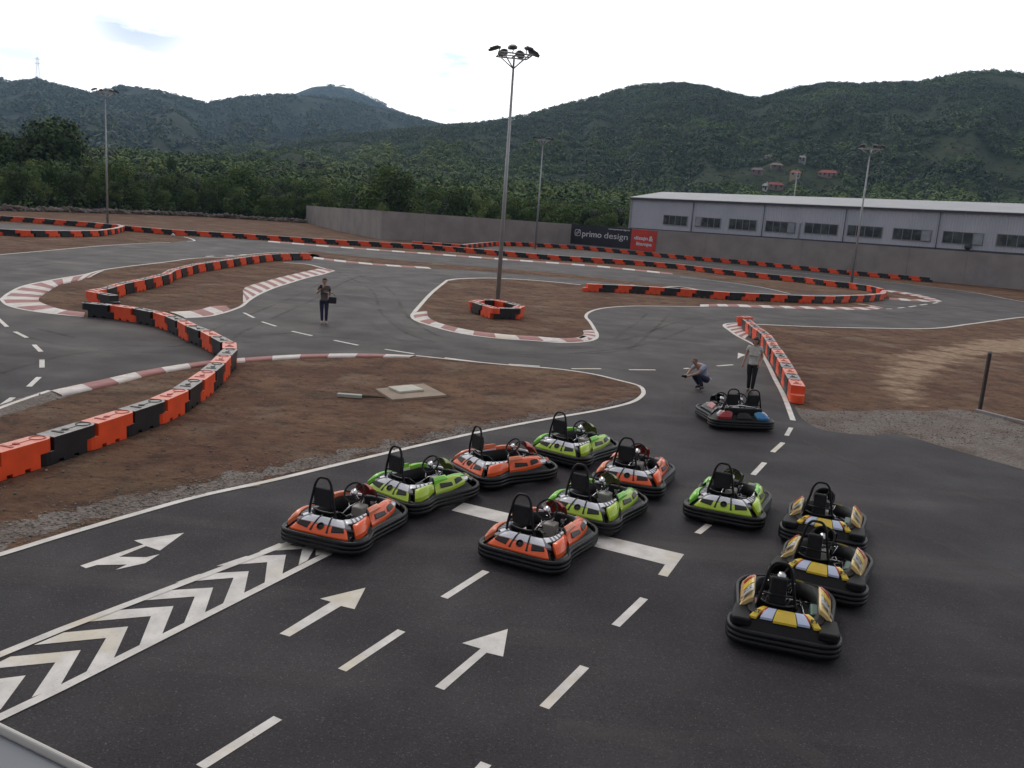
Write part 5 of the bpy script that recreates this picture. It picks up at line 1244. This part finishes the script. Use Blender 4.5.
tk = make_two(); q = G(736, 430); tk.location = (q.x+.05, q.y+.80, .012); tk.rotation_euler = (0, 0, radians(97))

# ------------------------------------------------------------ people
SKIN = mat('skin', (.42, .24, .17), .55, .08, 6); HAIRD = mat('dark brown hair', (.025, .018, .014), .6, .3, 30); HAIRG = mat('short greying hair', (.16, .12, .10), .7, .2, 40)
JEAN = mat('dark blue denim', (.018, .024, .055), .85, .3, 14); BLKT = mat('black trouser cloth', (.012, .012, .015), .85, .3, 14); GREYTOP = mat('grey brown shirt cloth', (.095, .083, .080), .85, .25, 10); PALET = mat('pale grey t-shirt cloth', (.48, .46, .42), .85, .12, 10); BLUET = mat('light blue grey t-shirt cloth', (.36, .40, .50), .85, .12, 10)
SHOE = mat('light shoe canvas', (.40, .37, .34), .7, .15, 10); SHOED = mat('dark shoe leather', (.03, .028, .03), .6, .2, 10); EYE = mat('dark eye', (.02, .015, .012), .2, .1, 3); BAGM = mat('black bag leather', (.015, .015, .017), .5, .2, 8)
def skin_obj(name, V, E, R, m, parent, lv=2):
    me = bpy.data.meshes.new(name); me.from_pydata([tuple(v) for v in V], E, []); o = bpy.data.objects.new(name, me); COL.objects.link(o)
    md = o.modifiers.new('s', 'SKIN'); md.use_smooth_shade = True
    if not me.skin_vertices:
        bm = bmesh.new(); bm.from_mesh(me); bm.verts.layers.skin.verify(); bm.to_mesh(me); bm.free()
    for i, sv in enumerate(me.skin_vertices[0].data): sv.radius = (R[i], R[i]) if not isinstance(R[i], tuple) else R[i]; sv.use_root = (i == 0)
    sb = o.modifiers.new('u', 'SUBSURF'); sb.levels = lv; sb.render_levels = lv
    dg = bpy.context.evaluated_depsgraph_get(); me2 = bpy.data.meshes.new_from_object(o.evaluated_get(dg)); bpy.data.objects.remove(o)
    me2.materials.clear(); me2.name = name; return link(name, me2, m, parent)
def chain(Vs, Es, Rs, start, pts):
    """append joints to a skeleton; returns last index"""
    k = start
    for p, r in pts: Vs.append(Vector(p)); Rs.append(r); Es.append((k, len(Vs)-1)); k = len(Vs)-1
    return k
def person(loc, rz, label, J, top, trou, shoe, hair, hairfn, sleeve=.5):
    """J: joint table (metres, facing -y); clothed with separate top, trousers, shoes and hair"""
    t = empty('person', loc, rz, label, 'person')
    V, E_, R = [Vector(J['pelvis'])], [], [.125]
    ch = chain(V, E_, R, 0, [(J['waist'], .112), (J['chest'], .135)]); nk = chain(V, E_, R, ch, [(J['neck'], .058)])
    hd = Vector(J['head']); fw = Vector(J.get('face', (0, -1, 0))).normalized(); upv = Vector(J.get('headup', (0, 0, 1))).normalized(); sdv = fw.cross(upv).normalized()
    chain(V, E_, R, nk, [(hd-upv*.07, .066), (hd+upv*.02, .088), (hd+upv*.085, .062)])
    for s_ in ('l', 'r'):
        sh, el, wr = [Vector(J[k+s_]) for k in ('sh', 'el', 'wr')]
        chain(V, E_, R, ch, [(sh, .062), (sh.lerp(el, .5), .047), (el, .040), (el.lerp(wr, .4), .038), (wr, .026)])
        d = (wr-el).normalized(); hk = len(V)-1; palm = wr+d*.055; hk = chain(V, E_, R, hk, [(wr+d*.025, .030), (palm, .034)])
        a = d.cross(Vector((0, 0, 1)));  a = a.normalized() if a.length > .05 else Vector((0, 1, 0)); cu2 = Vector(J.get('curl'+s_, (0, -1, 0))).normalized()
        a = d.cross(cu2).normalized() if d.cross(cu2).length > .1 else a
        for f, (o_, ln) in enumerate(((-.027, .062), (-.009, .074), (.009, .070), (.027, .055))):
            r0 = palm+a*o_; chain(V, E_, R, hk, [(r0+d*.018, .0095), (r0+d*(.018+ln*.45)+cu2*.012, .009), (r0+d*(.018+ln*.8)+cu2*.035, .0075)])
        chain(V, E_, R, hk-1, [(wr+d*.035-a*.035+cu2*.01, .011), (wr+d*.065-a*.05+cu2*.022, .0095), (wr+d*.085-a*.048+cu2*.035, .008)])
        hp_, kn, an = [Vector(J[k+s_]) for k in ('hp', 'kn', 'an')]; ft = Vector(J['ft'+s_])
        chain(V, E_, R, 0, [(hp_, .098), (hp_.lerp(kn, .5), .078), (kn, .056), (kn.lerp(an, .35), .056), (an, .036), ((an+ft)/2-Vector((0, 0, .02)), .036), (ft, .030)])
    body = skin_obj('body', V, E_, R, SKIN, t)
    # face
    ear = MB(); nose = hd+fw*.098-upv*.012
    ear.tube([hd+fw*.078+upv*.02, nose], [.008, .014], 6)
    for k in (-1, 1): ear.tube([hd+sdv*k*.078-fw*.005+upv*.02, hd+sdv*k*.086-fw*.012-upv*.03], [.014, .010], 6)
    ear.build('nose_and_ears', SKIN, body)
    for k in (-1, 1):
        mb = MB(); c = hd+fw*.080+sdv*k*.030+upv*.014; mb.tube([c-sdv*.012, c+sdv*.012], [.007, .007], 6); mb.build('eye', EYE, body)
    mb = MB(); c = hd+fw*.080-upv*.048; mb.tube([c-sdv*.022, c, c+sdv*.022], [.004, .006, .004], 6); mb.build('mouth', mat('lips', (.32, .12, .10), .5, .05, 3), body)
    # clothes
    V, E_, R = [Vector(J['waist'])*.75+Vector(J['pelvis'])*.25], [], [.142]
    chain(V, E_, R, 0, [(Vector(J['pelvis'])*1.0, .152), (Vector(J['pelvis'])*1.5-Vector(J['waist'])*.5, .150)])
    ch = chain(V, E_, R, 0, [(Vector(J['waist'])*.6+Vector(J['chest'])*.4, .135), (J['chest'], .150)]); chain(V, E_, R, ch, [(Vector(J['chest']).lerp(Vector(J['neck']), .72), .085)])
    for s_ in ('l', 'r'):
        sh, el = Vector(J['sh'+s_]), Vector(J['el'+s_]); chain(V, E_, R, ch, [(sh, .082), (sh.lerp(el, sleeve*.6), .070), (sh.lerp(el, sleeve), .066)])
    skin_obj('shirt', V, E_, R, top, t)
    V, E_, R = [Vector(J['pelvis'])*.98+Vector(J['waist'])*.02], [], [.138]; chain(V, E_, R, 0, [(Vector(J['pelvis'])*.35+Vector(J['waist'])*.65, .122)])
    for s_ in ('l', 'r'):
        hp_, kn, an = [Vector(J[k+s_]) for k in ('hp', 'kn', 'an')]; chain(V, E_, R, 0, [(hp_, .112), (hp_.lerp(kn, .5), .092), (kn, .070), (kn.lerp(an, .4), .066), (kn.lerp(an, 1.0), .055)])
    skin_obj('trousers', V, E_, R, trou, t)
    for s_ in ('l', 'r'):
        an, ft = Vector(J['an'+s_]), Vector(J['ft'+s_]); V, E_, R = [an-Vector((0, 0, .03))], [], [.046]
        back = (an-ft); back.z = 0; back = back.normalized()
        chain(V, E_, R, 0, [((an+ft)/2-Vector((0, 0, .02)), .046), (ft, .040)]); chain(V, E_, R, 0, [(an+back*.045-Vector((0, 0, .045)), .036)])
        skin_obj('shoe', V, E_, R, shoe, t)
    hair_cap(hd, fw, upv, hair, t, hairfn); return t
def hair_cap(hd, f, u, m, parent, kind):
    sd = f.cross(u).normalized(); c = hd+u*.022-f*.014; V = []; nu, nv = 20, 14
    rs = {'bob': (.098, .108, .112), 'crop': (.094, .102, .108), 'bald': (.090, .098, .098)}[kind]
    for i in range(nv+1):
        th = pi*i/nv
        for k in range(nu):
            a = 2*pi*k/nu; x, y, z = sin(th)*cos(a), sin(th)*sin(a), cos(th); q = 1.0
            if kind == 'bald': q = .86 if (y > .1 or z > .45) else 1.0
            elif y > .25 and z < .42: q = .80
            elif z < -.45 and kind == 'crop': q = .85
            if kind == 'bob' and z < 0 and y < .25: q *= 1+.35*(-z)
            q *= 1+.03*sin(a*9+i)
            V.append(c+sd*(x*rs[0]*q)+f*(y*rs[1]*q)+u*(z*rs[2]*q))
    mb = MB(); mb.add(V, [(i*nu+k, (i+1)*nu+k, (i+1)*nu+(k+1) % nu, i*nu+(k+1) % nu) for i in range(nv) for k in range(nu)], 0, True)
    o = mb.build('hair', m, parent); bm = bmesh.new(); bm.from_mesh(o.data); bmesh.ops.remove_doubles(bm, verts=bm.verts, dist=1e-5); bmesh.ops.recalc_face_normals(bm, faces=bm.faces); bm.to_mesh(o.data); bm.free()
bob, crop, bald = 'bob', 'crop', 'bald'
std = dict(pelvis=(0, 0, .93), waist=(0, 0, 1.08), chest=(0, .01, 1.30), neck=(0, .01, 1.49), head=(0, -.02, 1.63), hpl=(.09, 0, .86), hpr=(-.09, 0, .86))
# woman taking a picture, facing the camera
J1 = dict(std, shl=(.17, 0, 1.40), shr=(-.17, 0, 1.40), ell=(.22, .06, 1.14), wrl=(.10, -.16, 1.22), elr=(-.27, -.04, 1.16), wrr=(-.07, -.24, 1.40), curll=(-.6, -.5, .5), curlr=(.7, -.3, .3),
     knl=(.10, -.03, .49), knr=(-.08, .01, .49), anl=(.09, .03, .10), anr=(-.06, .02, .10), ftl=(.12, -.12, .045), ftr=(-.09, -.13, .045))
q = G(323.5, 324.3); P1_ = person((q.x, q.y, .02), radians(8), 'woman in grey top and jeans taking a photo alone on the track', J1, GREYTOP, JEAN, SHOE, HAIRD, crop, .55); P1_.scale = (1.05,)*3
mb = MB(); mb.box(-.06, .02, -.005, .005, -.075, .075); ph = mb.build('phone', SEATM, None, .003); ph.location = (q.x-.03, q.y-.37, 1.545); ph.rotation_euler = (.1, 0, .1); tag(ph, 'dark phone held up by the woman with the handbag', 'phone')
hb = empty('handbag', (q.x+.33, q.y+.02, .86), radians(12), 'black leather handbag hanging at the side of the woman on the track', 'handbag'); mb = MB(); mb.prism([(-.16, -.06), (.16, -.06), (.15, .06), (-.15, .06)], 0, .27); mb.build('bag_body', BAGM, hb, .03, 2)
mb = MB(); mb.tube(catmull([(-.11, 0, .27), (-.12, 0, .42), (-.14, 0, .62), (-.10, 0, .42+.0), (.02, 0, .40), (.10, 0, .27)], n=4), .010, 6); mb.build('bag_strap', BAGM, hb)
# woman standing by the two seat kart
J2 = dict(std, head=(0, -.03, 1.62), shl=(.18, 0, 1.41), shr=(-.18, .01, 1.41), ell=(.25, .04, 1.13), wrl=(.20, -.14, .94), elr=(-.25, .05, 1.12), wrr=(-.30, -.04, .88), curll=(-.8, -.3, 0), curlr=(.7, -.3, 0),
     knl=(.08, -.05, .49), knr=(-.07, .0, .49), anl=(.06, .0, .10), anr=(-.06, .06, .10), ftl=(.08, -.14, .045), ftr=(-.10, -.08, .045), face=(-.3, -1, -.25))
q = G(749.5, 393); person((q.x, q.y, .02), radians(-18), 'woman in pale t-shirt and black trousers standing behind the two seat kart', J2, PALET, BLKT, SHOED, HAIRD, bob, .42)
# man crouching, turned to the left
J3 = dict(pelvis=(0, .20, .34), waist=(0, .17, .49), chest=(0, -.05, .70), neck=(0, -.20, .80), head=(0, -.30, .90), hpl=(.10, .17, .32), hpr=(-.10, .17, .32), knl=(.17, -.24, .50), knr=(-.15, -.20, .46), anl=(.13, .00, .12), anr=(-.12, .08, .12), ftl=(.16, -.15, .045), ftr=(-.14, -.07, .045),
     shl=(.19, -.06, .76), shr=(-.19, -.06, .76), ell=(.20, -.30, .55), wrl=(.07, -.50, .46), elr=(-.20, -.30, .54), wrr=(-.06, -.50, .44), curll=(-.5, -.2, -.8), curlr=(.5, -.2, -.8), face=(0, -1, -.35), headup=(0, -.3, 1))
q = G(699, 390); person((q.x, q.y, .02), radians(-62), 'crouching man in light blue shirt and dark jeans looking at something in his hands', J3, BLUET, JEAN, SHOED, HAIRG, bald, .6)
c3 = Matrix.Translation((q.x, q.y, .02)) @ Matrix.Rotation(radians(-62), 4, 'Z') @ Vector((0, -.62, .44))
mb = MB(); mb.box(-.07, .07, -.03, .03, -.045, .045); mb.tube([(0, -.03, 0), (0, -.10, 0)], .035, 12); cmr = mb.build('camera_device', SEATM, None, .006); cmr.location = c3; cmr.rotation_euler = (0, 0, radians(-62)); tag(cmr, 'small black camera held by the crouching man', 'camera')

# ------------------------------------------------------------ small things
q = G(979.5, 411); tpx = (988.6, 353)
po = empty('fence_post', (q.x, q.y, 0), 0, 'single dark steel post standing at the end of the concrete kerb at right', 'post'); hpz = hgt(979.5, 411, 353)
mb = MB(); mb.box(-.045, .045, -.045, .045, -.1, hpz-.02); mb.build('post_shaft', mat('rusty dark steel', (.045, .030, .028), .7, .3, 6), po, .006); mb = MB(); mb.cyl((0, 0, hpz+.02), .06, .08, 12); mb.build('post_cap', CONC2, po)
a = G(974, 411.5); b_ = G(1075, 437); u_ = (b_-a).normalized(); n_ = Vector((-u_.y, u_.x)); mb = MB(); L_ = (b_-a).length; k = 0
while k < L_:
    e = min(L_, k+.98); P_ = [a+u_*k, a+u_*e, a+u_*e+n_*.14, a+u_*k+n_*.14]; mb.prism([(p.x, p.y) for p in P_], -.05, .075+.01*random.random()); k += 1.0
tag(mb.build('concrete_edging', CONC2, None, .01), 'low pale concrete edging between the gravel and the soil at far right', 'edging')
# manhole with concrete surround
sl_ = [G(*p) for p in ((375.5, 391.2), (423.5, 385.7), (446.5, 397.3), (392, 402))]; cen = sum(sl_, Vector((0, 0)))/4
mh = empty('manhole', (cen.x, cen.y, .02), 0, 'square concrete slab with pale cover in the near soil island', 'manhole')
mb = MB(); mb.prism([(p.x-cen.x, p.y-cen.y) for p in sl_][::-1], -.02, .05); mb.build('slab', mat('dusty tan concrete', (.30, .235, .18), .9, .15, 1.5, .2, 9), mh, .01)
cv = [G(*p) for p in ((388, 391), (412, 388.8), (424, 393.8), (399.5, 396.2))]; mb = MB(); mb.prism([(p.x-cen.x, p.y-cen.y) for p in cv][::-1], .052, .11); mb.build('cover', mat('pale painted cover', (.50, .49, .42), .8, .08, 3), mh, .012)
q = G(349.5, 398); mb = MB(); mb.box(-.32, .32, -.08, .08, 0, .09); o = mb.build('concrete_block', mat('pale cast block', (.40, .42, .38), .85, .1, 4), None, .015); o.location = (q.x, q.y, .02); o.rotation_euler = (0, 0, .0); tag(o, 'short pale concrete block lying left of the manhole slab', 'concrete block')
q = G(369, 399); mb = MB(); mb.tube([(-.45, -.05, .03), (0, 0, .05), (.42, .08, .03)], [.03, .04, .02], 6); o = mb.build('wood_scrap', BARK); o.location = (q.x, q.y, .02); tag(o, 'dark piece of scrap wood between the pale block and the manhole', 'scrap wood')
q = G(173, 236.5); o = rocks('white_stone', [(0, 0, .12)], .22, .24, mat('white stone', (.55, .55, .54), .9, .1, 2)); o.location = (q.x, q.y, 0); tag(o, 'white stone lying in front of the far barrier near the left mast', 'stone')
# parapet of the balcony the picture was taken from
zr_ = 4.45; A_ = G(0, 724, zr_); B_ = G(92, 769, zr_); u_ = (B_-A_).normalized(); n_ = Vector((-u_.y, u_.x))
if n_.dot(-A_) < 0: n_ = -n_     # towards the camera
rl = empty('metal_parapet', (A_.x, A_.y, zr_), atan2(u_.y, u_.x), 'grey and white metal parapet capping at the lower left corner', 'parapet'); sgn = 1 if (Matrix.Rotation(-atan2(u_.y, u_.x), 2) @ n_).y > 0 else -1
WHM = mat('white coated metal', (.62, .60, .56), .35, .06, 3); BGM = mat('blue grey coated metal', (.085, .10, .13), .35, .1, 3); LGM = mat('light grey coated metal', (.36, .37, .40), .25, .1, 3)
def rb(y0, y1, z0, z1, name, m): 
    mb = MB(); ya, yb = sorted((y0*sgn, y1*sgn)); mb.box(-1.6, 3.2, ya, yb, z0, z1); mb.build(name, m, rl, .003)
rb(0, .006, -.03, .004, 'edge_lip', WHM); rb(.0065, .055, -.06, -.008, 'capping', BGM); rb(.056, .085, -.07, -.003, 'inner_fold', LGM); rb(.086, .16, -.09, .012, 'top_rail', WHM)

# ------------------------------------------------------------ air
mb = MB(); mb.box(-4300, 4300, -4200, 4300, -3, 700)
hz = mb.build('haze', None); hm_ = bpy.data.materials.new('air haze'); hm_.use_nodes = True; ht_ = hm_.node_tree; ht_.nodes.clear()
pv = ht_.nodes.new('ShaderNodeVolumePrincipled'); pv.inputs['Color'].default_value = (.46, .70, 1, 1); pv.inputs['Density'].default_value = 1.45e-4; pv.inputs['Anisotropy'].default_value = .2
oo = ht_.nodes.new('ShaderNodeOutputMaterial'); ht_.links.new(pv.outputs[0], oo.inputs['Volume'])
hz.data.materials.append(hm_); tag(hz, 'thin bluish air over the whole valley', 'haze', kind='stuff')
